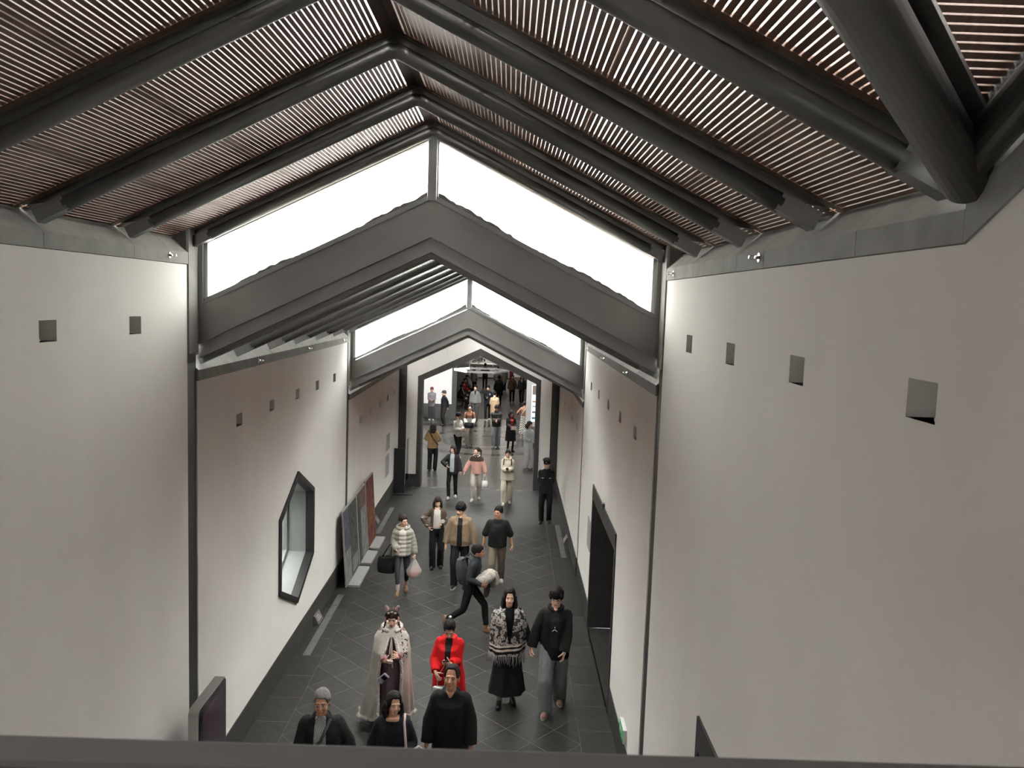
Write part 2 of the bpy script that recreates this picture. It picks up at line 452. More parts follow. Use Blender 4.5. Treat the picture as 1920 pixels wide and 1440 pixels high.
# =================================================================== ROOFS
ANG = math.atan(SL)
ORD = ['first', 'second', 'third', 'fourth', 'fifth', 'sixth', 'seventh', 'eighth']
TR = 0.055
def roof_rib(Y, k, label, tm=None):
    dz = DZ*k; m_tube = tm or m_steel
    r = empty('roof_rib', (0, Y, 0)); tag(r, label, 'roof rib', 'tubular steel roof ribs')
    xe = W-0.16
    MB().tube([(-xe, 0, ZT+dz-SL*xe), (-0.03, 0, ZT+dz-SL*0.03), (0.03, 0, ZT+dz-SL*0.03), (xe, 0, ZT+dz-SL*xe)], TR, 20).build('tube', m_tube, r, smooth=True)
    for sx in (-1, 1):
        xo = W+0.10
        poly = [(0, -0.008, ZT+dz+0.02), (sx*xe, -0.008, ZT+dz-SL*xe+0.02), (sx*xo, -0.008, ZA+dz-SL*xo+0.0), (sx*xo, -0.008, ZA+dz-SL*xo+0.05), (0, -0.008, ZA+dz+0.05)]
        MB().prism(poly, (0, 0.016, 0)).build('web_plate', m_steel, r)
        # flange just below the slats
        fb = MB()
        for (o0, o1) in ((-0.045, 0.045),):
            fb.hexa([(0.0, o0, ZA+dz-0.012), (sx*xo, o0, ZA+dz-SL*(xo-0.02)-0.012), (sx*xo, o1, ZA+dz-SL*(xo-0.02)-0.012), (0.0, o1, ZA+dz-0.012),
                     (0.0, o0, ZA+dz-0.002), (sx*xo, o0, ZA+dz-SL*(xo-0.02)-0.002), (sx*xo, o1, ZA+dz-SL*(xo-0.02)-0.002), (0.0, o1, ZA+dz-0.002)])
        fb.build('flange', m_steel, r)
        a = Vector((sx*(xe-0.02), 0, ZT+dz-SL*(xe-0.02))); b = Vector((sx*(W+0.03), 0, ZT+dz-SL*(W+0.03))); n = Vector((sx*SL*CS, 0, CS))
        h = 0.050; w2 = 0.050
        MB().hexa([a-n*h+Vector((0, -w2, 0)), b-n*h+Vector((0, -w2, 0)), b-n*h+Vector((0, w2, 0)), a-n*h+Vector((0, w2, 0)),
                   a+n*h+Vector((0, -w2, 0)), b+n*h+Vector((0, -w2, 0)), b+n*h+Vector((0, w2, 0)), a+n*h+Vector((0, w2, 0))]).build('end_bracket', m_steel, r)
    return r
RIBS = {0: [3.14, 4.53, 5.91, 7.31, 8.70],
        1: [8.945, 10.14, 11.54, 12.94, 14.35, 15.74, 17.15],
        2: [17.395, 18.6, 20.0, 21.4, 22.8, 24.1]}
nl = ['nearest section, rib beside the valley beam', 'nearest section, second rib from the valley beam', 'nearest section, middle rib', 'nearest section, last rib before the gable window', 'rake of the nearer gable window']
for i, y in enumerate(RIBS[0]): roof_rib(y, 0, f"dark steel tube rib of the {nl[i]}" if i < 4 else "pale-lit steel tube rib along the top of the nearer gable window")
for i, y in enumerate(RIBS[1]): roof_rib(y, 1, ("steel tube rib directly under the nearer fascia beam" if i == 0 else ("steel tube rib along the top of the farther gable window" if i == 6 else f"dark steel tube rib over the middle section, {ORD[i]} after the nearer fascia")), m_fascia if i == 0 else None)  # first tube takes the lighter fascia steel to carry window glare
for i, y in enumerate(RIBS[2]): roof_rib(y, 2, ("glare-lightened steel tube rib directly under the farther fascia beam" if i == 0 else f"steel tube rib over the farthest section, {ORD[i]} after the farther fascia"), m_fascia if i == 0 else None)  # first tube coloured lighter for glare here as well

PITCH = 0.035; SWD = 0.0272; SDP = 0.020; U0 = 0.11; U1 = (W+0.19)/CS
NS = int((U1-U0)/PITCH)
def slat_pos(sx, u, k, y):
    x = u*CS; n = SDP/2+0.001
    return (sx*(x+SL*CS*n), y, ZA+DZ*k-SL*x+CS*n)
def slat_box(L): return MB().box((-SWD/2, -L/2, -SDP/2), (SWD/2, L/2, SDP/2))
def slat_verts(mb, sx, u, k, y0, y1):
    c = slat_pos(sx, u, k, (y0+y1)/2); R = Matrix.Rotation(sx*ANG, 3, 'Y'); b = len(mb.v)
    slat_box(y1-y0) if False else None
    m2 = slat_box(y1-y0); mb.add([tuple(Vector(c)+R @ Vector(p)) for p in m2.v], m2.f)
def frame_board(mb, sx, k, y0, y1, u0=0.0, u1=None, up=0.001):
    u1 = U1 if u1 is None else u1
    def pt(u, y, n): x = u*CS; return (sx*(x+SL*CS*n), y, ZA+DZ*k-SL*x+CS*n)
    mb.hexa([pt(u0, y0, up), pt(u1, y0, up), pt(u1, y1, up), pt(u0, y1, up), pt(u0, y0, up+0.022), pt(u1, y0, up+0.022), pt(u1, y1, up+0.022), pt(u0, y1, up+0.022)])
bays = [(RIBS[0][i], RIBS[0][i+1]) for i in range(4)]
bn = ['beside the valley beam', 'second from the valley beam', 'third from the valley beam', 'next to the gable window']
slat_me = {}
def side(sx): return 'left' if sx < 0 else 'right'
for sx in (-1, 1):
    for i, (a, b) in enumerate(bays):
        ce = empty('ceiling'); struct(ce, f"brown timber slat ceiling bay {bn[i]}, {side(sx)} slope", 'ceiling')
        L = b-a-0.02
        if i < 3:
            key = round(L, 3)
            if key not in slat_me: slat_me[key] = slat_box(L).mesh('slat'); slat_me[key].materials.append(m_wood)
            for j in range(NS):
                o = link('slat', slat_me[key], None, ce); o.location = slat_pos(sx, U0+j*PITCH, 0, (a+b)/2); o.rotation_euler = (0, sx*ANG, 0)
        else:
            mb = MB()
            for j in range(NS): slat_verts(mb, sx, U0+j*PITCH, 0, a+0.01, b-0.01)
            tag(mb.build('slat_field', m_wood, ce), kind='stuff')
        for (ya, yb) in ((a+0.05, a+0.11), (b-0.11, b-0.05)):
            mb = MB(); frame_board(mb, sx, 0, ya, yb, 0.06, U1, -0.0035); mb.build('edge_board', m_wood, ce)
        mb = MB(); frame_board(mb, sx, 0, a, b, 0.0, 0.085, -0.004); mb.build('ridge_board', m_ridge, ce)
        # glazing above the slats
        for q in range(1):
            def pt(u, y, n): x = u*CS; return (sx*(x+SL*CS*n), y, ZA-SL*x+CS*n)
            MB().add([pt(0, a, 0.24), pt(U1+0.05, a, 0.24), pt(U1+0.05, b, 0.24), pt(0, b, 0.24)], [(0, 1, 2, 3)]).build('skylight_pane', m_skyl, ce)
        pb = MB()
        for u in (0.72, 1.45, 2.18):
            def pt(u, y, n): x = u*CS; return (sx*(x+SL*CS*n), y, ZA-SL*x+CS*n)
            pb.hexa([pt(u-.02, a, .12), pt(u+.02, a, .12), pt(u+.02, b, .12), pt(u-.02, b, .12), pt(u-.02, a, .22), pt(u+.02, a, .22), pt(u+.02, b, .22), pt(u-.02, b, .22)])
        pb.build('purlins', m_frame, ce); ce.children[-1]['kind'] = 'stuff'
# bay cut by the valley beam, and the crossing slope
for sx in (-1, 1):
    ce = empty('ceiling'); struct(ce, f"brown timber slat ceiling bay cut off by the valley beam, {side(sx)} slope", 'ceiling')
    mb = MB()
    for j in range(NS):
        u = U0+j*PITCH; x = u*CS; ya = 0.51+x+0.04; yb = 3.13
        if yb-ya < 0.06: continue
        if sx == 1:
            o = link('slat', slat_box(yb-ya).mesh('slat'), m_wood, ce); o.location = slat_pos(sx, u, 0, (ya+yb)/2); o.rotation_euler = (0, sx*ANG, 0)
        else: slat_verts(mb, sx, u, 0, ya, yb)
    if mb.v: tag(mb.build('slat_field', m_wood, ce), kind='stuff')
    mb = MB(); frame_board(mb, sx, 0, 3.03, 3.09, 0.06, U1, -0.0035); mb.build('edge_board', m_wood, ce)
    mb = MB(); frame_board(mb, sx, 0, 0.6, 3.14, 0.0, 0.085, -0.004); mb.build('ridge_board', m_ridge, ce)
    ce = empty('ceiling'); struct(ce, f"brown slat ceiling of the crossing roof beyond the valley beam, {side(sx)} side", 'ceiling')
    mb = MB()
    for j in range(NS):
        u = U0+j*PITCH; d = u*CS            # horizontal distance from the crossing ridge
        y = 0.51+d; xa = d+0.04; xb = W+0.12
        if xb-xa < 0.08: continue
        n = SDP/2+0.001
        c = Vector((sx*(xa+xb)/2, y+SL*CS*n, ZA-SL*d+CS*n)); R = Matrix.Rotation(-ANG, 3, 'X'); Lx = xb-xa
        bx = MB().box((-Lx/2, -SWD/2, -SDP/2), (Lx/2, SWD/2, SDP/2))
        if sx == 1:
            o = link('slat', bx.mesh('slat'), m_wood, ce); o.location = c; o.rotation_euler = (-ANG, 0, 0)
        else: mb.add([tuple(c+R @ Vector(p)) for p in bx.v], bx.f)
    if mb.v: tag(mb.build('slat_field', m_wood, ce), kind='stuff')
    # edge boards along valley and rake
    d0, d1 = 0.05, W+0.1
    MB().hexa([(sx*(d0+0.0), 0.51+d0, ZA-SL*d0-0.004), (sx*(d1), 0.51+d1, ZA-SL*d1-0.004), (sx*(d1+0.09), 0.51+d1, ZA-SL*d1-0.004), (sx*(d0+0.09), 0.51+d0, ZA-SL*d0-0.004),
               (sx*(d0+0.0), 0.51+d0, ZA-SL*d0+0.02), (sx*(d1), 0.51+d1, ZA-SL*d1+0.02), (sx*(d1+0.09), 0.51+d1, ZA-SL*d1+0.02), (sx*(d0+0.09), 0.51+d0, ZA-SL*d0+0.02)]).build('edge_board', m_wood, ce)
# valley beams and rake ribs of the crossing
for sx in (-1, 1):
    r = empty('valley_beam', (0, 0.51, 0)); tag(r, f"thick dark steel valley beam where the crossing roof meets the corridor roof, {side(sx)} side", 'roof beam', 'crossing beams')
    p0 = Vector((sx*0.02, 0.02, ZT-0.03)); p1 = Vector((sx*(W-0.02), W-0.02, ZT-0.03-SL*(W-0.02)))
    MB().tube([p0, p1], 0.088, 24).build('tube', m_steel, r, smooth=True)
    t = Vector((1*sx, -1, 0)).normalized()
    q = []
    for z0, ww in ((0.06, 0.012), (0.20, 0.012)):
        for p in (p0, p1): q += [p+t*ww+Vector((0, 0, z0)), p-t*ww+Vector((0, 0, z0))]
    MB().hexa([q[0], q[2], q[3], q[1], q[4], q[6], q[7], q[5]]).build('web_plate', m_steel, r)
    q = []
    for z0, ww in ((0.105, 0.10), (0.125, 0.10)):
        for p in (p0, p1): q += [p+t*ww+Vector((0, 0, z0)), p-t*ww+Vector((0, 0, z0))]
    MB().hexa([q[0], q[2], q[3], q[1], q[4], q[6], q[7], q[5]]).build('flange', m_steel, r)
    r = empty('rake_rib', (sx*(W-0.08), 0.51, 0)); tag(r, f"dark steel tube rising along the crossing gable of the {side(sx)} wall", 'roof rib', 'crossing beams')
    MB().tube([(0, 2.38, ZT-0.03-SL*2.38), (0, 0.03, ZT-0.03), (0, -0.03, ZT-0.03), (0, -2.38, ZT-0.03-SL*2.38)], 0.07, 20).build('tube', m_steel, r, smooth=True)
    MB().prism([(-0.008, 2.4, ZT-SL*2.4), (-0.008, 0, ZT), (-0.008, 0, ZA+0.05), (-0.008, 2.44, ZA+0.05-SL*2.44)], (0.016, 0, 0)).build('web_plate', m_steel, r)
# closed roof over the part behind the camera
ce = MB()
for sx in (-1, 1):
    ce.hexa([(0, -6, ZA), (sx*(W+.2), -6, ZA-SL*(W+.2)), (sx*(W+.2), 0.3 if False else -1.9, ZA-SL*(W+.2)), (0, 0.45, ZA), (0, -6, ZA+.1), (sx*(W+.2), -6, ZA-SL*(W+.2)+.1), (sx*(W+.2), -1.9, ZA-SL*(W+.2)+.1), (0, 0.45, ZA+.1)])
    ce.hexa([(0, 0.51, ZA+.01), (sx*(W+.2), 0.51, ZA+.01), (sx*(W+.2), -2.13, ZA-SL*(W+.2)), (0, 0.505, ZA+.01), (0, 0.51, ZA+.1), (sx*(W+.2), 0.51, ZA+.1), (sx*(W+.2), -2.13, ZA-SL*(W+.2)+.1), (0, 0.505, ZA+.1)])
o = ce.build('ceiling', m_wood); struct(o, 'brown boarded roof over the passage behind the viewpoint', 'ceiling')
o = slab('wall_back', [[(-W-.1, 0), (W+.1, 0), (W+.1, 6.4), (0, 7.7), (-W-.1, 6.4)]], 'y', -6.0, -0.15, m_plaster); struct(o, 'white plaster wall closing the passage behind the viewpoint', 'wall')
# roofs of the two farther sections
for k in (1, 2):
    y0 = RIBS[k][0]-0.01; y1 = 17.2 if k == 1 else 25.15
    for sx in (-1, 1):
        ce = empty('ceiling'); struct(ce, f"brown slat ceiling of the {['','middle','farthest'][k]} corridor section, {side(sx)} slope", 'ceiling')
        mb = MB()
        SWD = 0.0250
        for j in range(NS): slat_verts(mb, sx, U0+j*PITCH, k, y0, y1)
        tag(mb.build('slat_field', m_wood, ce), kind='stuff')
        mb = MB(); frame_board(mb, sx, k, y0, y1, 0.0, 0.085, -0.004); mb.build('ridge_board', m_ridge, ce)
        def pt(u, y, n): x = u*CS; return (sx*(x+SL*CS*n), y, ZA+DZ*k-SL*x+CS*n)
        MB().add([pt(0, y0, 0.24), pt(U1+0.05, y0, 0.24), pt(U1+0.05, y1, 0.24), pt(0, y1, 0.24)], [(0, 1, 2, 3)]).build('skylight_pane', m_glass, ce)

# =================================================================== GABLE WINDOWS AND FASCIAS
def chevron(mb, Yf, th, ztop, zbot, xw, slope=SL):
    """inverted V beam; ztop / zbot at the ridge"""
    for sx in (-1, 1):
        mb.hexa([(0, Yf, zbot), (sx*xw, Yf, zbot-slope*xw), (sx*xw, Yf+th, zbot-slope*xw), (0, Yf+th, zbot),
                 (0, Yf, ztop), (sx*xw, Yf, ztop-slope*xw), (sx*xw, Yf+th, ztop-slope*xw), (0, Yf+th, ztop)])
    return mb
wn = ['nearer', 'farther']
m_mortar = mat('mortar_dirt', (0.17, 0.165, 0.15), 0.95, var=0.3, scale=30, bump=0.5, bscale=60)
for g in (0, 1):
    Yf = 8.79+DY*g; dz = DZ*g
    r = empty('fascia_beam', (0, 0, 0)); tag(r, f"deep grey steel chevron beam below the {wn[g]} gable window", 'beam', 'chevron fascia beams')
    chevron(MB(), Yf, 0.14, 6.815+dz, 6.45+dz, W).build('fascia_plate', m_fascia, r)
    chevron(MB(), Yf-0.014, 0.10, 6.835+dz, 6.818+dz, W).build('top_trim', m_frame, r)
    chevron(MB(), Yf-0.03, 0.20, 6.449+dz, 6.425+dz, W).build('bottom_trim', m_frame, r)
    chevron(MB(), Yf+0.03, 0.10, 6.424+dz, 6.275+dz, W).build('soffit_plate', m_fascia, r)
    # window
    r = empty(f'window_{g+1}'); struct(r, f"{wn[g]} gable window of two clear panes glowing with daylight", 'window')
    yg = Yf+0.05
    MB().box((-0.046, Yf-0.02, 6.80+dz), (0.046, Yf+0.11, ZT-0.03+dz)).build('mullion', m_frame, r, bevel=0.006)
    MB().box((0.046, Yf+0.03, 6.78+dz), (0.062, Yf+0.09, ZT-0.05+dz)).build('glazing_bead', m_silver, r)
    for sx in (-1, 1):
        zb = 6.82-SL*2.38+dz; zt2 = ZT-SL*2.38+dz-0.02
        x0, x1 = sorted((sx*2.375, sx*2.44)); MB().box((x0, Yf-0.015, zb-0.05), (x1, Yf+0.12, zt2)).build('side_frame', m_frame, r)
        x0, x1 = sorted((sx*2.335, sx*2.374)); MB().box((x0, Yf+0.02, zb-0.02), (x1, Yf+0.10, zt2+0.02)).build('side_bead', m_silver, r)
        MB().hexa([(sx*0.05, Yf+0.01, 6.837-SL*.05+dz), (sx*2.38, Yf+0.01, 6.837-SL*2.38+dz), (sx*2.38, Yf+0.10, 6.837-SL*2.38+dz), (sx*0.05, Yf+0.10, 6.837-SL*.05+dz),
                   (sx*0.05, Yf+0.01, 6.875-SL*.05+dz), (sx*2.38, Yf+0.01, 6.875-SL*2.38+dz), (sx*2.38, Yf+0.10, 6.875-SL*2.38+dz), (sx*0.05, Yf+0.10, 6.875-SL*.05+dz)]).build('bottom_frame', m_frame, r)
        MB().hexa([(sx*0.05, Yf+0.01, ZT-0.05-SL*.05+dz), (sx*2.40, Yf+0.01, ZT-0.05-SL*2.40+dz), (sx*2.40, Yf+0.10, ZT-0.05-SL*2.40+dz), (sx*0.05, Yf+0.10, ZT-0.05-SL*.05+dz),
                   (sx*0.05, Yf+0.01, ZA+0.03-SL*.05+dz), (sx*2.46, Yf+0.01, ZA+0.03-SL*2.46+dz), (sx*2.46, Yf+0.10, ZA+0.03-SL*2.46+dz), (sx*0.05, Yf+0.10, ZA+0.03-SL*.05+dz)]).build('head_frame', m_steel, r)
        poly = [(sx*0.05, yg, 6.86-SL*0.05+dz), (sx*2.36, yg, 6.86-SL*2.36+dz), (sx*2.36, yg, ZT-0.04-SL*2.36+dz), (sx*0.05, yg, ZT-0.04-SL*0.05+dz)]
        MB().prism(poly, (0, 0.008, 0)).build('pane', m_pane1 if g == 0 else m_glass, r)
        # rough mortar ridge of the roof below, just outside the pane
        random.seed(31+g*7+sx)
        pts = []; n = 70
        for i in range(n+1):
            x = 0.06+(2.30-0.06)*i/n
            hgt = 0.022+0.035*(0.5+0.5*math.sin(x*4.3+g))+random.uniform(-0.008, 0.012)+(0.025 if x < 0.13 else 0)
            if x > 1.6: hgt -= 0.03*(x-1.6)
            pts.append((sx*x, yg+0.06, 6.86-SL*x+dz+max(hgt, 0.015)))
        low = [(p[0], p[1], 6.84-SL*abs(p[0])+dz) for p in reversed(pts)]
        MB().prism(pts+low, (0, 0.08, 0)).build('mortar_ridge', m_mortar, r)
    # light grey posts beside the window on the walls
    for sx in (-1, 1):
        tn += 1
        x0, x1 = sorted((sx*(W-0.016), sx*(W+0.10)))
        o = MB().box((x0, Yf-0.262, 5.14+dz), (x1, Yf-0.001, TOP+0.5+dz)).build(f'trim_{tn}', m_band); struct(o, f"grey post beside the {wn[g]} gable window on the {side(sx)}", 'trim')

# =================================================================== HEXAGONAL WINDOW
r = empty('window_3'); struct(r, 'black-framed hexagonal window in the left wall', 'window')
hc = (13.02, 1.9)
def hexs(k, dy=0): return [(hc[0]+(a-hc[0])*k, hc[1]+(b-hc[1])*k) for a, b in HEX]
def ring(mb, o_, i_, x0, x1):
    n = len(o_)
    for j in range(n):
        k2 = (j+1) % n
        mb.hexa([(x0, *o_[j]), (x0, *o_[k2]), (x0, *i_[k2]), (x0, *i_[j]), (x1, *o_[j]), (x1, *o_[k2]), (x1, *i_[k2]), (x1, *i_[j])])
    return mb
m_reveal = mat('window_reveal', (0.25, 0.265, 0.255), 0.5, var=0.06, scale=4)
me = ring(MB(), hexs(1.0), hexs(0.915), -W+0.03, -W-0.10); o = me.build('frame', m_black, r); fix_normals(o.data)
me = ring(MB(), hexs(0.97), hexs(0.91), -W-0.10, -W-0.62); o = me.build('reveal', m_reveal, r); fix_normals(o.data)
me = ring(MB(), hexs(0.93), hexs(0.84), -W-0.40, -W-0.46); o = me.build('inner_frame', m_frame, r); fix_normals(o.data)
o = MB().prism([(-W-0.43, *p) for p in hexs(0.86)], (-0.008, 0, 0)).build('pane', m_glass, r)
# courtyard wall and ground outside it
m_ext = mat('exterior_render', (0.80, 0.78, 0.73), 0.9, var=0.06, scale=2)
m_paleg = mat('pale_paving', (0.42, 0.42, 0.42), 0.9, var=0.1, scale=3)
o = MB().box((-7.2, 9.0, -0.3), (-7.0, 20.0, 3.5)).build('courtyard_wall', mat('courtyard_render', (0.33, 0.36, 0.34), 0.9, var=0.1, scale=3)); tag(o, 'grey courtyard wall seen through the hexagonal window', 'wall')
o = MB().box((-6.99, 9.21, -0.35), (-W-0.16, 19.79, 0.75)).build('courtyard_planter', m_paleg); tag(o, 'pale paved courtyard ledge outside the hexagonal window', 'ledge')
o = MB().box((-7.2, 9.0, 3.5), (-3.85, 20.0, 3.65)).build('courtyard_light_shield', m_paleg); tag(o, 'unseen slab added over the courtyard to dim the hexagonal window', 'light shield')  # unseen slab added overhead to cut daylight in the courtyard
o = MB().box((-7.0, 9.0, -0.35), (-W-0.16, 9.2, 3.65)).build('courtyard_wall', MATS['courtyard_render']); tag(o, 'short grey end wall of the courtyard, near end', 'wall')
o = MB().box((-7.0, 19.8, -0.35), (-W-0.16, 20.0, 3.65)).build('courtyard_wall', MATS['courtyard_render']); tag(o, 'short grey end wall of the courtyard, far end', 'wall')
# outside ground
o = MB().box((-60, -30, -0.9), (60, 110, -0.4)).build('ground', m_paleg); struct(o, 'pale paved ground outside the building', 'ground')

# =================================================================== DOORS ON THE RIGHT
for k, (a, b) in DOORS.items():
    r = empty(f'door_{k+1}'); struct(r, f"dark doorway in the {['nearest','middle'][k]} right wall panel, inside coloured black as if unlit", 'door')
    hz = 2.61; x0, x1 = W-0.02, W+0.42
    MB().box((x0, a, 2.36), (x1, b, hz)).build('header', m_stone, r)
    MB().box((x0, a, 0.001), (x1, a+0.075, 2.359)).build('jamb', m_stone, r); MB().box((x0, b-0.075, 0.001), (x1, b, 2.359)).build('jamb', m_stone, r)
    MB().box((x0, a+0.075, -0.02), (x1+0.6, b-0.075, 0.0)).build('threshold', m_bord, r)
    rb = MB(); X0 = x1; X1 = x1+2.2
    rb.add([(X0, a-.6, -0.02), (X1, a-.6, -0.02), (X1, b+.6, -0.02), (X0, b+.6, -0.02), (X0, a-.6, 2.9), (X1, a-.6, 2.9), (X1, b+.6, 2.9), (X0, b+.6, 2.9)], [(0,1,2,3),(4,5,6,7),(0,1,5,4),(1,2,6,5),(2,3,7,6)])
    rb.build('dark_room', m_black, r)  # room walls coloured black to stand for the dark inside
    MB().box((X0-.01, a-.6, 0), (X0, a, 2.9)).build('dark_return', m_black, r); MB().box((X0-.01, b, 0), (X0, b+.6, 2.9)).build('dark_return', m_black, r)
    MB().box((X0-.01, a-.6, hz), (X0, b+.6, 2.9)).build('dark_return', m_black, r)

# =================================================================== PORTAL WALL AND LOBBY
YP = 25.15
out = [(-1.87, 0.0), (-1.87, 3.415), (0, 4.315), (1.87, 3.415), (1.87, 0.0), (W+.1, 0.0), (W+.1, 3.72), (0, 5.30), (-W-.1, 3.72), (-W-.1, 0.0)]
o = slab('wall_end', [out], 'y', YP, 0.45, m_plaster); struct(o, 'white end wall of the corridor around the gabled portal', 'wall')
fr = empty('portal_frame', (0, YP, 0)); tag(fr, 'dark granite frame around the gabled portal into the lobby', 'door frame')
fo = [(-1.87, 0), (-1.87, 3.415), (0, 4.315), (1.87, 3.415), (1.87, 0)]; fi = [(-1.735, 0), (-1.735, 3.29), (0, 4.085), (1.735, 3.29), (1.735, 0)]
for i, nm in enumerate(['jamb', 'rake', 'rake', 'jamb']):
    y0, y1 = -0.02, 0.50
    a, b, c, d = fo[i], fo[i+1], fi[i+1], fi[i]
    MB().hexa([(a[0], y0, a[1]), (b[0], y0, b[1]), (b[0], y1, b[1]), (a[0], y1, a[1]), (d[0], y0, d[1]), (c[0], y0, c[1]), (c[0], y1, c[1]), (d[0], y1, d[1])]).build(nm, m_stone, fr)
for sx in (-1, 1):
    tn += 1; x0, x1 = sorted((sx*2.205, sx*W)); o = MB().box((x0, YP-0.02, 0), (x1, YP, 4.0)).build(f'trim_{tn}', m_stone); struct(o, f"dark corner strip of the end wall on the {side(sx)}", 'trim')
    x0, x1 = sorted((sx*1.871, sx*2.204)); o = MB().box((x0, YP-0.012, 0), (x1, YP, 0.40)).build('baseboard_end', m_stone); struct(o, f"dark skirting of the end wall {side(sx)} of the portal", 'baseboard')
m_lfl = ramp_mat('lobby_granite', 'noise', [(0.0, (0.034, 0.031, 0.028)), (0.45, (0.040, 0.037, 0.033)), (0.6, (0.050, 0.046, 0.042))], scale=3.0, rough=0.28, interp='LINEAR')
m_lfl.node_tree.nodes['Principled BSDF'].inputs['Specular IOR Level'].default_value = 0.3
m_lfl2 = mat('lobby_dark_granite', (0.022, 0.021, 0.019), 0.25, var=0.15, scale=6, spec=0.3)
m_lfl3 = mat('lobby_pale_granite', (0.20, 0.18, 0.15), 0.2, var=0.1, scale=4)
fo_ = MB().box((-9, YP, -0.2), (9, 40.2, -0.004)).build('floor', m_lfl); struct(fo_, 'polished grey granite floor of the lobby and hall beyond the portal', 'floor')
o = MB().box((-9, 40.2, -0.2), (9, 66, -0.004)).build('floor', mat('hall_floor', (0.055, 0.047, 0.042), 0.55, var=0.15, scale=4, spec=0.3)); struct(o, 'dull brown-grey floor of the far hall', 'floor')
# inlaid circle and bands
def disc(r0, r1, n=64, c=(0.05, 33.6)):
    mb = MB(); v = []; f = []
    for i in range(n):
        a = 2*PI*i/n; v += [(c[0]+r0*math.cos(a), c[1]+r0*math.sin(a), -0.003), (c[0]+r1*math.cos(a), c[1]+r1*math.sin(a), -0.003)]
    for i in range(n): j = (i+1) % n; f.append((2*i, 2*i+1, 2*j+1, 2*j))
    return mb.add(v, f)
disc(0.0, 0.95).build('inlay_disc', m_lfl2, fo_); disc(1.25, 1.75).build('inlay_ring', m_lfl2, fo_); disc(2.6, 3.0).build('inlay_ring', m_lfl2, fo_)
for (x0, x1, y0, y1, mm) in ((-9, 9, 37.6, 38.3, m_lfl2),):
    MB().box((x0, y0, -0.004), (x1, y1, -0.0025)).build('inlay_band', mm, fo_)
m_wain = mat('wainscot_granite', (0.075, 0.075, 0.072), 0.4, var=0.1, scale=6)
# lobby end wall, opening to the far hall
o = MB().box((-9, 40.0, 0.70), (-1.83, 40.4, 9)).build('wall_lobby', m_white); struct(o, 'bright white wall behind the two men at the left of the lobby', 'wall')
o = MB().box((-9, 39.97, 0), (-1.83, 40.4, 0.699)).build('baseboard_lobby', m_wain); struct(o, 'grey granite wainscot below the bright lobby wall', 'baseboard')
o = MB().box((-1.83, 39.95, 0), (-1.60, 40.5, 9)).build('trim_lobby', m_wain); struct(o, 'dark corner pillar between lobby and far hall', 'trim')
o = MB().box((-1.6, 40.02, 3.7), (2.05, 40.38, 9)).build('wall_lobby', m_wain); struct(o, 'grey wall above the opening into the far hall', 'wall')
o = MB().box((2.05, 40.0, 0), (9, 40.4, 9)).build('wall_lobby', m_stone); struct(o, 'dark stone wall at the right of the far hall opening', 'wall')
o = MB().box((-9.2, 25.6, 0), (-9, 66, 9)).build('wall_lobby', m_white); struct(o, 'white side wall of the lobby on the left', 'wall')
o = MB().box((9, 25.6, 0), (9.2, 66, 9)).build('wall_lobby', m_white); struct(o, 'white side wall of the lobby on the right', 'wall')
o = slab('wall_lobby', [[(-9, 0), (-1.9, 0), (-1.9, 3.4), (0, 4.35), (1.9, 3.4), (1.9, 0), (9, 0), (9, 9), (-9, 9)]], 'y', 25.61, 0.1, m_white); struct(o, 'white lobby side of the portal wall', 'wall')
o = MB().box((-9, 63.0, 0), (9, 63.2, 9)).build('wall_hall', m_white); struct(o, 'white wall behind the reception counter', 'wall')
o = MB().box((-2.3, 40.4, 0), (-2.1, 63, 9)).build('wall_hall', m_wain); struct(o, 'grey wall behind the seated visitors', 'wall')
o = MB().box((2.5, 40.4, 0), (2.7, 63, 9)).build('wall_hall', m_stone); struct(o, 'dark wall on the right of the far hall', 'wall')
# lobby ceiling, unseen central opening added to let daylight in; hall ceiling
lc = slab('ceiling', [[(-9.2, 25.6), (9.2, 25.6), (9.2, 40.4), (-9.2, 40.4)], [(-2.6, 30.6), (2.6, 30.6), (2.6, 35.4), (-2.6, 35.4)]], 'x', 0, 0.1, m_white)
# slab built in the (y,z) plane: turn it flat
for v in lc.data.vertices: x, y, z = v.co; v.co = (y, z, 9.0+x)
struct(lc, 'white lobby ceiling with an unseen square opening added for daylight', 'ceiling')
o = MB().box((-9, 40.4, 4.2), (9, 63, 4.3)).build('ceiling', m_white); struct(o, 'white ceiling of the far hall', 'ceiling')
for i, (x, y, e) in enumerate(((0, 44.5, 40), (0, 51, 50), (0, 60.5, 160))):  # unseen area lamps added to brighten the closed hall
    ld = bpy.data.lights.new('hall_fill_light', 'AREA'); ld.shape = 'RECTANGLE'; ld.size = 2.4; ld.size_y = 1.2; ld.energy = e; ld.color = (1, 0.93, 0.84)
    lo = bpy.data.objects.new('hall_fill_light', ld); COL.objects.link(lo); lo.location = (x, y, 4.15)
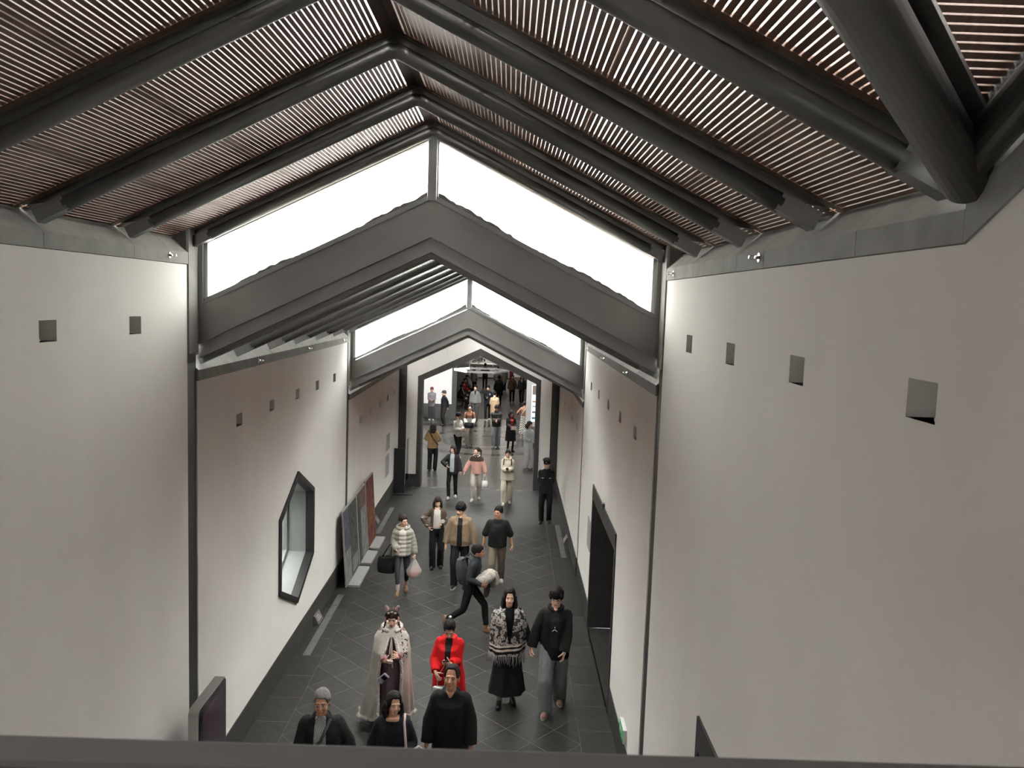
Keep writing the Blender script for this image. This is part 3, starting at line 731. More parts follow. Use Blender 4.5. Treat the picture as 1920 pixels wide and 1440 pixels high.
# outside: upper part of the lobby hall seen through the gable windows
m_rooft = ramp_mat('roof_tiles', 'wave', [(0.0, (0.5, 0.49, 0.46)), (0.85, (0.42, 0.41, 0.39))], scale=1.6, rough=0.9, interp='LINEAR', bands='Z')
b = empty('lobby_roof', (0, 33, 0)); tag(b, 'grey hipped roof of the lobby seen through the gable windows', 'building')
def rr(x, y, z): return [(-x, -y, z), (x, -y, z), (x, y, z), (-x, y, z)]
MB().add(rr(9.6, 7.9, 9.15)+rr(4.3, 4.3, 11.6)+rr(9.6, 7.9, 9.3)+rr(4.3, 4.3, 11.75), [(i, (i+1) % 4, 4+(i+1) % 4, 4+i) for i in range(4)]+[(8+i, 8+(i+1) % 4, 12+(i+1) % 4, 12+i) for i in range(4)]+[(i, (i+1) % 4, 8+(i+1) % 4, 8+i) for i in range(4)]).build('hip_slope', m_rooft, b)
b = empty('side_pavilion', (5.2, 21.5, 0)); tag(b, 'pale pavilion with a post and sloping eave outside the farther gable window', 'building')
MB().box((-1.2, 0, 0), (2.0, 3.2, 5.2)).build('pavilion_wall', m_ext, b); MB().box((-1.35, -0.3, 4.2), (-1.15, -0.1, 6.2)).build('post', m_paleg, b)
MB().hexa([(-2.6, -0.4, 4.55), (2.2, -0.4, 5.3), (2.2, 3.4, 5.3), (-2.6, 3.4, 4.55), (-2.6, -0.4, 4.72), (2.2, -0.4, 5.47), (2.2, 3.4, 5.47), (-2.6, 3.4, 4.72)]).build('pavilion_eave', m_rooft, b)
# =================================================================== FITTINGS
# handrail of the gallery the viewer stands on
r = empty('gallery_railing', (0.85, 0.87, 4.2)); tag(r, 'dark metal handrail crossing the very front, out of focus', 'railing')
MB().box((-3.25, -0.035, 1.043), (1.55, 0.035, 1.093)).build('handrail', mat('rail_bronze', (0.022, 0.020, 0.018), 0.65, spec=0.2), r, bevel=0.012)
MB().box((-3.25, -0.02, 0.12), (1.55, 0.02, 0.16)).build('bottom_rail', m_steel, r)
for x in (-3.2, -1.6, 0.0, 1.5): MB().box((x-0.02, -0.02, 0.0), (x+0.02, 0.02, 1.05)).build('post', m_steel, r)
o = MB().box((-W, -6, 4.0), (W, 0.95, 4.2)).build('floor', m_bord); struct(o, 'edge of the upper gallery the picture is taken from', 'floor')

# chrome sprinkler heads on the eave bands
def sprinkler(sx, y, z, label):
    r = empty('sprinkler_head', (sx*(W-0.012), y, z)); tag(r, label, 'sprinkler', 'wall sprinklers'); s = -sx
    MB().tube([(0, 0, 0), (s*0.006, 0, 0)], 0.030, 20).build('rosette', m_chrome, r, smooth=False)
    MB().tube([(s*0.006, 0, 0), (s*0.03, 0, 0)], 0.012, 12).build('body', m_chrome, r)
    MB().tube([(s*0.03, 0, 0.010), (s*0.05, 0, 0.012), (s*0.065, 0, 0.002)], 0.003, 8).build('yoke', m_steel, r); MB().tube([(s*0.03, 0, -0.010), (s*0.05, 0, -0.012), (s*0.065, 0, -0.002)], 0.003, 8).build('yoke', m_steel, r)
    MB().tube([(s*0.064, 0, 0), (s*0.068, 0, 0)], 0.011, 14).build('deflector', m_chrome, r)
sprinkler(1, 5.36, 6.125, 'chrome sprinkler head on the right eave band above the second and third niches')
sprinkler(1, 8.15, 6.113, 'chrome sprinkler head on the right eave band beside the nearer gable window')
sprinkler(-1, 8.06, 6.12, 'chrome sprinkler head on the left eave band beside the nearer gable window')
for i, (sx, y) in enumerate([(-1, 10.9), (-1, 13.6), (-1, 16.5), (1, 10.9), (1, 13.6), (1, 16.5)]):
    sprinkler(sx, y, 6.12+DZ, f"small sprinkler head on the {side(sx)} eave of the middle section, {['nearest','middle','farthest'][i%3]} of three")

# floor grilles
def vent(x, y0, y1, label):
    r = empty('floor_grille', (x, (y0+y1)/2, 0)); tag(r, label, 'floor grille', 'linear floor grilles'); L = (y1-y0)/2
    MB().box((-0.062, -L, 0.0), (0.062, L, 0.004)).build('frame', m_vent, r)
    n = int((y1-y0)/0.55)
    for i in range(n):
        a = -L+0.02+(2*L-0.04)*i/n; b = -L+0.02+(2*L-0.04)*(i+1)/n-0.008
        MB().box((-0.05, a, 0.0041), (0.05, b, 0.007)).build('grate_panel', mat('vent_grate', (0.15, 0.148, 0.14), 0.5, metal=0.4, var=0.12, scale=60), r)
vent(-2.245, 12.89, 15.68, 'long grey floor grille beside the left skirting, below the hexagonal window')
vent(-2.215, 19.9, 22.53, 'grey floor grille beside the left skirting, beyond the leaning posters')
vent(2.265, 18.46, 21.25, 'grey floor grille beside the right skirting, in front of the guard')

# small wedge signs on the floor by the skirting
def wedge(x, y, sx, label):
    r = empty('floor_sign', (x, y, 0.0)); tag(r, label, 'sign', 'small floor signs')
    MB().prism([(-0.0*sx, -0.17, 0.0), (-sx*0.10, -0.17, 0.0), (-sx*0.02, -0.17, 0.15), (0, -0.17, 0.15)], (0, 0.34, 0)).build('wedge', mat('sign_grey', (0.13, 0.128, 0.12), 0.4), r)
    for i in range(3):
        z = 0.05+0.032*i; xx = -sx*(0.10-0.08*z/0.15+0.0015)
        MB().box((min(xx, xx-sx*.002), -0.11, z), (max(xx, xx-sx*.002), 0.11-0.04*i, z+0.013)).build('text_line', m_white, r)
wedge(-2.428, 14.33, -1, 'small grey wedge sign at the foot of the left wall below the hexagonal window')
wedge(-2.428, 20.9, -1, 'small grey wedge sign at the foot of the left wall beyond the red poster')
wedge(2.428, 19.75, 1, 'small grey wedge sign at the foot of the right wall')

# green exit sign low on the right wall
m_green = mat('exit_green', (0.01, 0.22, 0.07), 0.4, emit=(0.02, 0.5, 0.16), estr=0.25)
r = empty('exit_sign', (W-0.012, 9.8, 0.56)); tag(r, 'green emergency exit sign low on the right wall', 'exit sign')
MB().box((-0.03, -0.17, -0.085), (0.012, 0.17, 0.085)).build('housing', m_white, r); MB().box((-0.034, -0.16, -0.075), (-0.0301, 0.16, 0.075)).build('face', m_green, r)
MB().prism([(-0.0342, -0.02, -0.01), (-0.0342, 0.07, -0.01), (-0.0342, 0.07, -0.035), (-0.0342, 0.13, 0.005), (-0.0342, 0.07, 0.045), (-0.0342, 0.07, 0.02), (-0.0342, -0.02, 0.02)], (-0.001, 0, 0)).build('arrow', m_white, r)
rm = MB(); rm.ell((-0.035, -0.07, 0.045), (0.001, 0.013, 0.013)); rm.cap((-0.035, -0.075, 0.03), (-0.035, -0.09, -0.01), 0.010, 0.009, 6); rm.cap((-0.035, -0.09, -0.01), (-0.035, -0.065, -0.05), 0.007, 0.005, 6); rm.cap((-0.035, -0.09, -0.01), (-0.035, -0.125, -0.03), 0.007, 0.005, 6); rm.cap((-0.035, -0.07, 0.02), (-0.035, -0.04, 0.005), 0.006, 0.004, 6)
for i in range(len(rm.v)): v = rm.v[i]; rm.v[i] = (-0.0345-(0.0008 if v[0] < -0.035 else 0), v[1], v[2])
rm.build('running_figure', m_white, r)
# wall plaques
m_plq = mat('plaque_grey', (0.42, 0.41, 0.40), 0.5)
m_ink = mat('ink_grey', (0.18, 0.18, 0.18), 0.7)
def plaque(sx, y, z, hw, hh, lines, label):
    r = empty('wall_plaque', (sx*W, y, z)); tag(r, label, 'plaque'); s = -sx
    MB().box((min(0, s*0.012), -hw, -hh), (max(0, s*0.012), hw, hh)).build('plate', m_plq, r)
    for i in range(lines):
        zz = hh*0.8-2*hh*0.8*i/max(lines-1, 1); wl = hw*(0.8 if i % 3 else 0.55)
        MB().box((min(s*0.0122, s*0.0135), -wl, zz-0.006), (max(s*0.0122, s*0.0135), hw*0.8, zz+0.006)).build('text_line', m_ink, r)
plaque(1, 14.95, 1.58, 0.22, 0.28, 9, 'small grey information plaque on the right wall beyond the doorway')
plaque(-1, 23.0, 1.75, 0.30, 0.22, 6, 'upper grey text plaque on the far left wall')
plaque(-1, 22.9, 1.10, 0.30, 0.30, 9, 'lower grey text plaque on the far left wall')
# sensor over the door
o = MB().box((W-0.05, 12.75, 2.60), (W-0.005, 12.85, 2.68)).build('door_sensor', m_vent); tag(o, 'tiny grey sensor on top of the middle doorway frame', 'sensor')

# display kiosk at the left foreground
m_scr = ramp_mat('kiosk_screen', 'noise', [(0.3, (0.022, 0.006, 0.014)), (0.55, (0.045, 0.013, 0.032)), (0.7, (0.03, 0.022, 0.04))], scale=2.2, rough=0.15, interp='LINEAR')
r = empty('display_kiosk', (-2.12, 8.19, 0)); tag(r, 'tall display kiosk with silver rounded frame and dark purple screen, left foreground', 'display')
def rrect(hw, z0, z1, rad, n=6):
    p = []
    for cx, cz, a0 in ((hw-rad, z0+rad, -PI/2), (hw-rad, z1-rad, 0), (-hw+rad, z1-rad, PI/2), (-hw+rad, z0+rad, PI)):
        for i in range(n+1): a = a0+PI/2*i/n; p.append((cx+rad*math.cos(a), cz+rad*math.sin(a)))
    return p
MB().prism([(-0.05, a, b) for a, b in rrect(0.40, 0.35, 1.70, 0.07)], (0.10, 0, 0)).build('frame', m_silver, r)
MB().prism([(0.0505, a, b) for a, b in rrect(0.385, 0.365, 1.685, 0.06)], (0.004, 0, 0)).build('bezel', mat('black_glass', (0.008, 0.008, 0.008), 0.12), r)
MB().box((0.0546, -0.30, 0.5), (0.0556, 0.30, 1.60)).build('screen', m_scr, r)
MB().box((-0.03, -0.12, 0.02), (0.03, 0.12, 0.36)).build('stand', m_silver, r); MB().box((-0.2, -0.32, 0), (0.26, 0.32, 0.02)).build('base', m_silver, r)

# leaning posters on the left
def poster(y0, y1, zt, cols, label, xb=-2.20, xt=-2.30):
    r = empty('poster_board', (xb, (y0+y1)/2, 0)); tag(r, label, 'poster', 'posters leaning on the left wall'); h = (y1-y0)/2; dx = xt-xb
    MB().hexa([(0, -h, 0.03), (0, h, 0.03), (-0.03, h, 0.03), (-0.03, -h, 0.03), (dx, -h, zt), (dx, h, zt), (dx-0.03, h, zt), (dx-0.03, -h, zt)]).build('board', mat('foam_board', (0.30, 0.295, 0.29), 0.7), r)
    k = 0
    for (a, b, z0, z1, m_) in cols:
        ya = -h+0.03+(2*h-0.06)*a; yb = -h+0.03+(2*h-0.06)*b
        za, zb = 0.03+(zt-0.06)*z0, 0.03+(zt-0.06)*z1; k += 1
        f = lambda z: dx*(z-0.03)/(zt-0.03)
        e = 0.0015+0.0004*k
        MB().hexa([(f(za)+e, ya, za), (f(za)+e, yb, za), (f(za)+.0005, yb, za), (f(za)+.0005, ya, za), (f(zb)+e, ya, zb), (f(zb)+e, yb, zb), (f(zb)+.0005, yb, zb), (f(zb)+.0005, ya, zb)]).build('print', m_, r)
    MB().box((0.005, -h*0.86, 0), (0.23, h*0.86, 0.05)).build('foot', mat('foot_white', (0.26, 0.26, 0.26), 0.7), r, bevel=0.005)
p_pur = ramp_mat('print_purple', 'noise', [(0.3, (0.025, 0.022, 0.03)), (0.5, (0.055, 0.042, 0.075)), (0.66, (0.14, 0.13, 0.15))], scale=9, interp='LINEAR', stretch=(1, 2, 0.7))
p_grn = ramp_mat('print_green', 'noise', [(0.3, (0.015, 0.018, 0.014)), (0.5, (0.022, 0.028, 0.019)), (0.7, (0.13, 0.135, 0.12))], scale=11, interp='LINEAR', stretch=(1, 2, 0.6))
p_drk = ramp_mat('print_dark', 'noise', [(0.3, (0.012, 0.012, 0.011)), (0.55, (0.03, 0.03, 0.026)), (0.68, (0.22, 0.22, 0.2))], scale=14, interp='LINEAR', stretch=(1, 4, 0.6))
p_gry = ramp_mat('print_grey', 'noise', [(0.3, (0.10, 0.10, 0.10)), (0.6, (0.2, 0.2, 0.2))], scale=6, interp='LINEAR')
p_pnk = ramp_mat('print_pink', 'noise', [(0.3, (0.07, 0.028, 0.028)), (0.6, (0.13, 0.07, 0.07))], scale=6, interp='LINEAR')
p_red = ramp_mat('print_red', 'noise', [(0.3, (0.045, 0.008, 0.007)), (0.5, (0.085, 0.016, 0.013)), (0.66, (0.16, 0.05, 0.03))], scale=7, interp='LINEAR', stretch=(1, 1, 0.5))
p_org = ramp_mat('print_orange', 'noise', [(0.3, (0.06, 0.01, 0.008)), (0.5, (0.11, 0.03, 0.013)), (0.62, (0.2, 0.08, 0.03))], scale=9, interp='LINEAR')
poster(16.0, 17.40, 1.56, [(0, .42, .45, 1, p_pur), (0, .42, 0, .45, p_gry), (.42, 1, .0, 1, p_grn), (.5, .95, .05, .25, p_gry)], 'purple and dark green poster board, nearest of the leaning posters')
poster(17.44, 18.50, 1.57, [(0, .35, 0, 1, p_drk), (.35, 1, .72, 1, p_pnk), (.35, 1, 0, .72, p_gry)], 'grey and pink poster board between the green and the red one')
poster(18.54, 19.62, 1.60, [(0, 1, .62, 1, p_red), (0, 1, .3, .62, p_org), (0, 1, 0, .3, p_red)], 'red poster board, farthest of the leaning posters')

# black standing sign at the left of the portal
r = empty('standing_sign', (-2.12, 24.2, 0)); tag(r, 'black floor-standing sign with white lettering, left of the portal', 'sign')
MB().box((-0.27, -0.2, 0), (0.27, 0.2, 0.02)).build('base', m_black, r); MB().box((-0.30, -0.03, 0.02), (0.02, 0.03, 1.35)).build('panel', m_black, r)
MB().box((0.02, 0.35, 0.30), (0.032, 0.75, 1.55)).build('acrylic_board', glass_mat('acrylic', (0.72, 0.74, 0.74), 0.1), r)
random.seed(5)
for i in range(7):
    z = 0.28+0.055*i; MB().box((0.0205, -0.02, z), (0.022, 0.005+random.uniform(0, 0.02), z+0.03)).build('lettering', m_white, r)

# =================================================================== LOBBY FITTINGS
# hexagonal ring lamp
m_glow = mat('lamp_diffuser', (0.9, 0.88, 0.84), 0.5, emit=(1.0, 0.95, 0.86), estr=2.2)
r = empty('ring_lamp', (-0.35, 37.6, 2.55)); tag(r, 'white hexagonal ring lamp hanging in the lobby', 'lamp')
RR = 1.25
hp = [(RR*math.cos(PI/3*i), RR*math.sin(PI/3*i)*0.9) for i in range(6)]
for i in range(6):
    a, b_ = hp[i], hp[(i+1) % 6]
    MB().hexa([(a[0], a[1], 0), (b_[0], b_[1], 0), (b_[0]*.93, b_[1]*.93, 0), (a[0]*.93, a[1]*.93, 0), (a[0], a[1], .09), (b_[0], b_[1], .09), (b_[0]*.93, b_[1]*.93, .09), (a[0]*.93, a[1]*.93, .09)]).build('light_bar', m_glow if i in (2, 3) else m_frame, r)
    MB().tube([(a[0]*.96, a[1]*.96, .09), (a[0]*.1, a[1]*.1, 1.9)], 0.008, 6).build('cable', m_steel, r)
MB().tube([(0, 0, 1.9), (0, 0, 6.449)], 0.012, 8).build('stem', m_steel, r)
# reception counter with monitors
r = empty('reception_counter', (-0.6, 61.1, 0)); tag(r, 'long white reception counter at the back of the far hall', 'counter')
MB().box((-1.35, 0, 0.08), (1.9, 0.7, 1.02)).build('front_panel', m_white, r); MB().box((-1.4, -0.05, 1.02), (1.95, 0.75, 1.07)).build('worktop', m_white, r); MB().box((-1.3, 0.03, 0), (1.85, 0.6, 0.08)).build('plinth', m_wain, r)
for i, x in enumerate((-1.35, 0.0)):
    q = empty('monitor', (x, 61.5, 1.07)); tag(q, f"grey computer monitor on the reception counter, {['left','right'][i]} of the man in black", 'monitor', 'reception monitors')
    MB().box((-0.30, -0.02, 0.12), (0.30, 0.02, 0.48)).build('screen', m_vent, q); MB().box((-0.26, -0.022, 0.16), (0.26, -0.0201, 0.44)).build('back_plate', m_frame, q); MB().box((-0.03, 0, 0.01), (0.03, 0.03, 0.13)).build('neck', m_vent, q); MB().box((-0.12, -0.08, 0), (0.12, 0.08, 0.012)).build('foot', m_vent, q)
# light-box directory at the right of the lobby
m_lb = mat('lightbox_white', (0.85, 0.86, 0.88), 0.4, emit=(0.95, 0.98, 1.0), estr=0.9)
r = empty('directory_lightbox', (1.93, 33.4, 0)); tag(r, 'glowing white directory light box at the right edge of the lobby', 'sign')
MB().box((-0.30, -0.10, 0.75), (0.34, 0.10, 2.72)).build('cabinet', m_white, r); MB().box((-0.09, -0.104, 0.95), (0.28, -0.1005, 2.45)).build('face', m_lb, r)
for z0, z1, c in ((2.05, 2.42, (0.33, 0.26, 0.22)), (1.74, 1.80, (0.75, 0.45, 0.25)), (1.55, 1.6, (0.45, 0.5, 0.55)), (1.30, 1.38, (0.3, 0.3, 0.32)), (1.06, 1.14, (0.12, 0.4, 0.6))):
    MB().box((-0.06, -0.108, z0), (0.25, -0.1041, z1)).build('printed_strip', mat('strip_%d' % int(z0*100), c, 0.5), r)
MB().box((-0.28, -0.08, 0.0), (0.32, 0.08, 0.75)).build('plinth', m_frame, r)
# bench for the seated visitors
r = empty('bench', (-1.72, 46.5, 0)); tag(r, 'low dark bench along the left wall of the far hall', 'bench')
MB().box((-0.22, -4.5, 0.38), (0.22, 4.5, 0.44)).build('seat', m_black, r)
for y in (-4.2, -1.4, 1.4, 4.2): MB().box((-0.18, y-0.04, 0), (0.18, y+0.04, 0.38)).build('leg', m_steel, r)
o = MB().box((0.95, 55.2, 0), (1.22, 55.26, 1.6)).build('banner', mat('magenta_banner', (0.45, 0.03, 0.16), 0.6)); tag(o, 'narrow magenta banner behind the man in the brown jacket', 'banner')
# small pendant downlight at the tip of the portal
r = empty('spotlight', (0.03, 25.40, 3.98)); tag(r, 'small pale twin spotlight under the tip of the portal', 'lamp')
MB().tube([(-0.10, 0, 0), (0.10, 0, 0)], 0.012, 8).build('bar', m_white, r)
for x in (-0.09, 0.09): MB().tube([(x, 0, -0.01), (x, -0.04, -0.06)], [0.02, 0.03], 12).build('head', m_white, r)
# =================================================================== PEOPLE
DG = None
def remesh(mb, voxel, smooth=3, fac=0.5, disp=0.0, dscale=9.0, seed=0.0):
    """one continuous skin over all the overlapping closed shapes in mb"""
    me = mb.mesh('tmp'); o = bpy.data.objects.new('tmp', me); TMP.objects.link(o)
    md = o.modifiers.new('r', 'REMESH'); md.mode = 'VOXEL'; md.voxel_size = voxel; md.adaptivity = 0.0; md.use_smooth_shade = True
    if smooth:
        sm = o.modifiers.new('s', 'SMOOTH'); sm.factor = fac; sm.iterations = smooth
    TVL.update()
    dg = TVL.depsgraph
    out = bpy.data.meshes.new_from_object(o.evaluated_get(dg))
    bpy.data.objects.remove(o); bpy.data.meshes.remove(me)
    n = len(out.vertices)
    if disp and n:
        co = np.empty(n*3, np.float32); no = np.empty(n*3, np.float32); out.vertices.foreach_get('co', co); out.vertex_normals.foreach_get('vector', no)
        q = co.reshape(-1, 3)*np.array([1, 1, 0.55])*dscale + np.array([seed, seed*1.7, 0])
        f = noise.noise; d = np.array([f(p)+0.5*f(p2) for p, p2 in zip(q.tolist(), (q*2.3).tolist())], np.float32)
        co = co.reshape(-1, 3)+no.reshape(-1, 3)*(disp*d)[:, None]; out.vertices.foreach_set('co', co.astype(np.float32).ravel()); out.update()
    smooth_all(out)
    return out
# scratch scene, so that evaluating a shape does not re-evaluate the whole building
TSC = bpy.data.scenes.new('scratch'); TMP = TSC.collection; TVL = TSC.view_layers[0]

SKIN = {'light': mat('skin_light', srgb(226, 186, 163), 0.5, var=0.05, scale=14), 'mid': mat('skin_mid', srgb(212, 168, 141), 0.5, var=0.06, scale=14),
        'tan': mat('skin_tan', srgb(194, 143, 114), 0.52, var=0.06, scale=14)}
m_lip = mat('lips', srgb(186, 104, 96), 0.5); m_eyew = mat('eye_white', (0.62, 0.60, 0.58), 0.3); m_iris = mat('eye_dark', (0.012, 0.009, 0.008), 0.2)
def hairmat(n, c): return mat(n, c, 0.60, spec=0.18, var=0.35, scale=30, bump=0.5, bscale=70, stretch=(6, 6, 0.8), dist=0.006)
H_BLK = hairmat('hair_black', (0.012, 0.010, 0.010)); H_BRN = hairmat('hair_brown', (0.028, 0.017, 0.012)); H_GRY = hairmat('hair_grey', (0.22, 0.21, 0.20)); H_DGR = hairmat('hair_dark_grey', (0.05, 0.045, 0.045))
def cloth(n, c, rough=0.85, bump=0.25, bscale=26, var=0.08, spec=0.25, dist=0.02): return mat('cloth_'+n, c, rough, var=var, scale=7, bump=bump, bscale=bscale, spec=spec, dist=dist)
C_BLK = cloth('black', (0.010, 0.010, 0.011)); C_BLK2 = cloth('soft_black', (0.018, 0.017, 0.018)); C_NAVY = cloth('navy', (0.012, 0.014, 0.020)); C_CHAR = cloth('charcoal', (0.045, 0.047, 0.052))
C_WHT = cloth('white', (0.62, 0.60, 0.56)); C_CRM = cloth('cream', (0.50, 0.45, 0.36)); C_IVO = cloth('ivory', (0.60, 0.56, 0.50)); C_KHA = cloth('khaki', (0.20, 0.165, 0.125)); C_TAN = cloth('tan', (0.24, 0.175, 0.115))
C_GRYP = cloth('grey_puffer', (0.30, 0.29, 0.25), 0.6, bump=0.35, bscale=18, spec=0.4); C_STONE = cloth('stone_trousers', (0.24, 0.22, 0.195)); C_RED = cloth('red', (0.55, 0.008, 0.010)); C_PNK = cloth('pink', (0.50, 0.27, 0.235)); C_DBR = cloth('dark_brown', (0.035, 0.022, 0.017))
C_BRN = cloth('brown', (0.14, 0.085, 0.055)); C_JEAN = cloth('pale_jeans', (0.20, 0.225, 0.23), bump=0.4); C_JEAN2 = cloth('blue_jeans', (0.25, 0.28, 0.30)); C_GRY = cloth('mid_grey', (0.24, 0.24, 0.235)); C_LGR = cloth('light_grey', (0.40, 0.41, 0.42)); C_DGR = cloth('dark_grey', (0.07, 0.07, 0.075))
C_YEL = cloth('ochre', (0.30, 0.20, 0.095)); C_RUST = cloth('rust', (0.30, 0.14, 0.085)); C_BEI = cloth('beige', (0.52, 0.37, 0.23)); C_ROSE = cloth('dusty_rose', (0.30, 0.16, 0.17)); C_OLV = cloth('drab', (0.13, 0.125, 0.10))
C_CHK = ramp_mat("cloth_check", "checker", [(0.0, (0.04, 0.07, 0.075)), (0.5, (0.55, 0.56, 0.55))], scale=105)
C_PLD = ramp_mat('cloth_plaid', 'checker', [(0.0, (0.02, 0.02, 0.02)), (0.5, (0.5, 0.48, 0.44))], scale=22)
C_SHAWL = ramp_mat('cloth_shawl', 'noise', [(0.0, (0.014, 0.013, 0.013)), (0.47, (0.40, 0.38, 0.35)), (0.56, (0.08, 0.075, 0.07)), (0.63, (0.45, 0.43, 0.40))], scale=15.0, detail=6)
C_CAMO = ramp_mat('cloth_camo', 'noise', [(0.0, (0.55, 0.53, 0.48)), (0.48, (0.12, 0.12, 0.11)), (0.58, (0.6, 0.58, 0.54))], scale=16)
C_GRAD = ramp_mat('cloth_gradient_sweater', 'noise', [(0.0, (0.35, 0.17, 0.10)), (1.0, (0.45, 0.25, 0.17))], scale=4, interp='LINEAR')
C_SHADOWP = ramp_mat('cloth_wool_plaid', 'checker', [(0.0, (0.13, 0.11, 0.13)), (0.5, (0.22, 0.20, 0.22))], scale=26)
S_WHT = mat('shoe_white', (0.62, 0.60, 0.57), 0.5, var=0.08, scale=20); S_BLK = mat('shoe_black', (0.012, 0.012, 0.012), 0.35); S_TAN = mat('shoe_tan', (0.27, 0.145, 0.075), 0.6, var=0.15, scale=20); S_SOLE = mat('shoe_sole', (0.45, 0.43, 0.40), 0.7); S_PINK = mat('shoe_salmon', (0.32, 0.17, 0.13), 0.6); S_GREY = mat('shoe_grey', (0.2, 0.2, 0.2), 0.6)

HEADS = {}
def head_mesh(v, fem, jaw=1.0, smile=False):
    key = (v, fem, jaw, smile)
    if key in HEADS: return HEADS[key]
    mb = MB(); j = (0.92 if fem else 1.0)*jaw
    mb.ell((0, 0.016, 0.105), (0.075, 0.094, 0.097), 20, 14)
    mb.ell((0, -0.028, 0.055), (0.063*j, 0.066, 0.085), 20, 14)
    mb.ell((0, -0.036, 0.005), (0.050*j, 0.050, 0.045), 16, 12)
    mb.ell((0, -0.074, -0.020), (0.022*j, 0.018, 0.016), 12, 8)
    for s in (-1, 1):
        mb.ell((s*0.036*j, -0.062, 0.034), (0.026, 0.026, 0.028), 12, 8)
        mb.ell((s*0.076, 0.012, 0.058), (0.010, 0.020, 0.032), 10, 8)
        mb.ell((s*0.014, -0.098, 0.036), (0.009, 0.011, 0.008), 8, 6)
        mb.cap((s*0.012, -0.084, 0.094), (s*0.045, -0.074, 0.090), 0.010, 0.009, 8)
    mb.cap((0, -0.084, 0.082), (0, -0.106, 0.042), 0.008, 0.0125 if not fem else 0.011, 10)
    mb.ell((0, -0.088, 0.014), (0.023, 0.011, 0.0055), 12, 8); mb.ell((0, -0.087, 0.003), (0.020, 0.011, 0.0065), 12, 8)
    mb.cap((0, 0.014, -0.10), (0, 0.016, 0.03), 0.047 if fem else 0.055, 0.050 if fem else 0.056, 14)
    HEADS[key] = remesh(mb, v, 2); return HEADS[key]
HANDS = {}
def hand_mesh(v, curl, mirror):
    key = (v, curl, mirror)
    if key in HANDS: return HANDS[key]
    mb = MB(); mb.ell((0, 0.045, 0), (0.038, 0.048, 0.015), 14, 10); mb.cap((0, -0.03, 0), (0, 0.03, 0), 0.024, 0.026, 10)
    for i, (x, L, sp) in enumerate(((-0.033, 0.056, -0.16), (-0.0115, 0.070, -0.05), (0.0115, 0.074, 0.04), (0.033, 0.066, 0.14))):
        p = Vector((x, 0.084-abs(x)*0.15, 0)); a = curl*0.5
        for sgm in range(3):
            l = L*(0.45, 0.32, 0.26)[sgm]; r = 0.0092-0.0012*sgm
            d = Vector((math.sin(sp)*math.cos(a), math.cos(sp)*math.cos(a), -math.sin(a)))
            q = p+d*l; mb.cap(p, q, r, r-0.0008, 8); p = q; a += curl
    p = Vector((0.030, 0.018, -0.004)); a = 0.0
    for sgm, l in enumerate((0.042, 0.032, 0.026)):
        d = Vector((0.72-0.35*curl*sgm*0.6, 0.66, -0.25-0.35*curl*(sgm+0.5))).normalized(); q = p+d*l; mb.cap(p, q, 0.0125-0.0018*sgm, 0.011-0.0015*sgm, 8); p = q
    if mirror:
        mb.v = [(-x, y, z) for x, y, z in mb.v]; mb.f = [tuple(reversed(f)) for f in mb.f]
    HANDS[key] = remesh(mb, v, 1); return HANDS[key]

def ik(a, b, l1, l2, pole):
    d = b-a; L = d.length
    if L > (l1+l2)*0.995: b = a+d*((l1+l2)*0.995/L); d = b-a; L = d.length
    n = d/L; x = (l1*l1-l2*l2+L*L)/(2*L); h = math.sqrt(max(l1*l1-x*x, 0))
    pv = Vector(pole); pv = (pv-n*pv.dot(n)).normalized()
    return a+n*x+pv*h, b
def join_into(mb, me, M):
    n = len(me.vertices); co = np.empty(n*3, np.float32); me.vertices.foreach_get('co', co); R = np.array(M)
    v = co.reshape(-1, 3) @ R[:3, :3].T + R[:3, 3]
    b = len(mb.v); mb.v += [tuple(x) for x in v.tolist()]
    nl = len(me.loops); li = np.empty(nl, np.int32); me.loops.foreach_get('vertex_index', li); li = (li+b).tolist()
    ls = np.empty(len(me.polygons), np.int32); me.polygons.foreach_get('loop_start', ls); ls = ls.tolist()+[nl]
    mb.f += [tuple(li[ls[i]:ls[i+1]]) for i in range(len(ls)-1)]

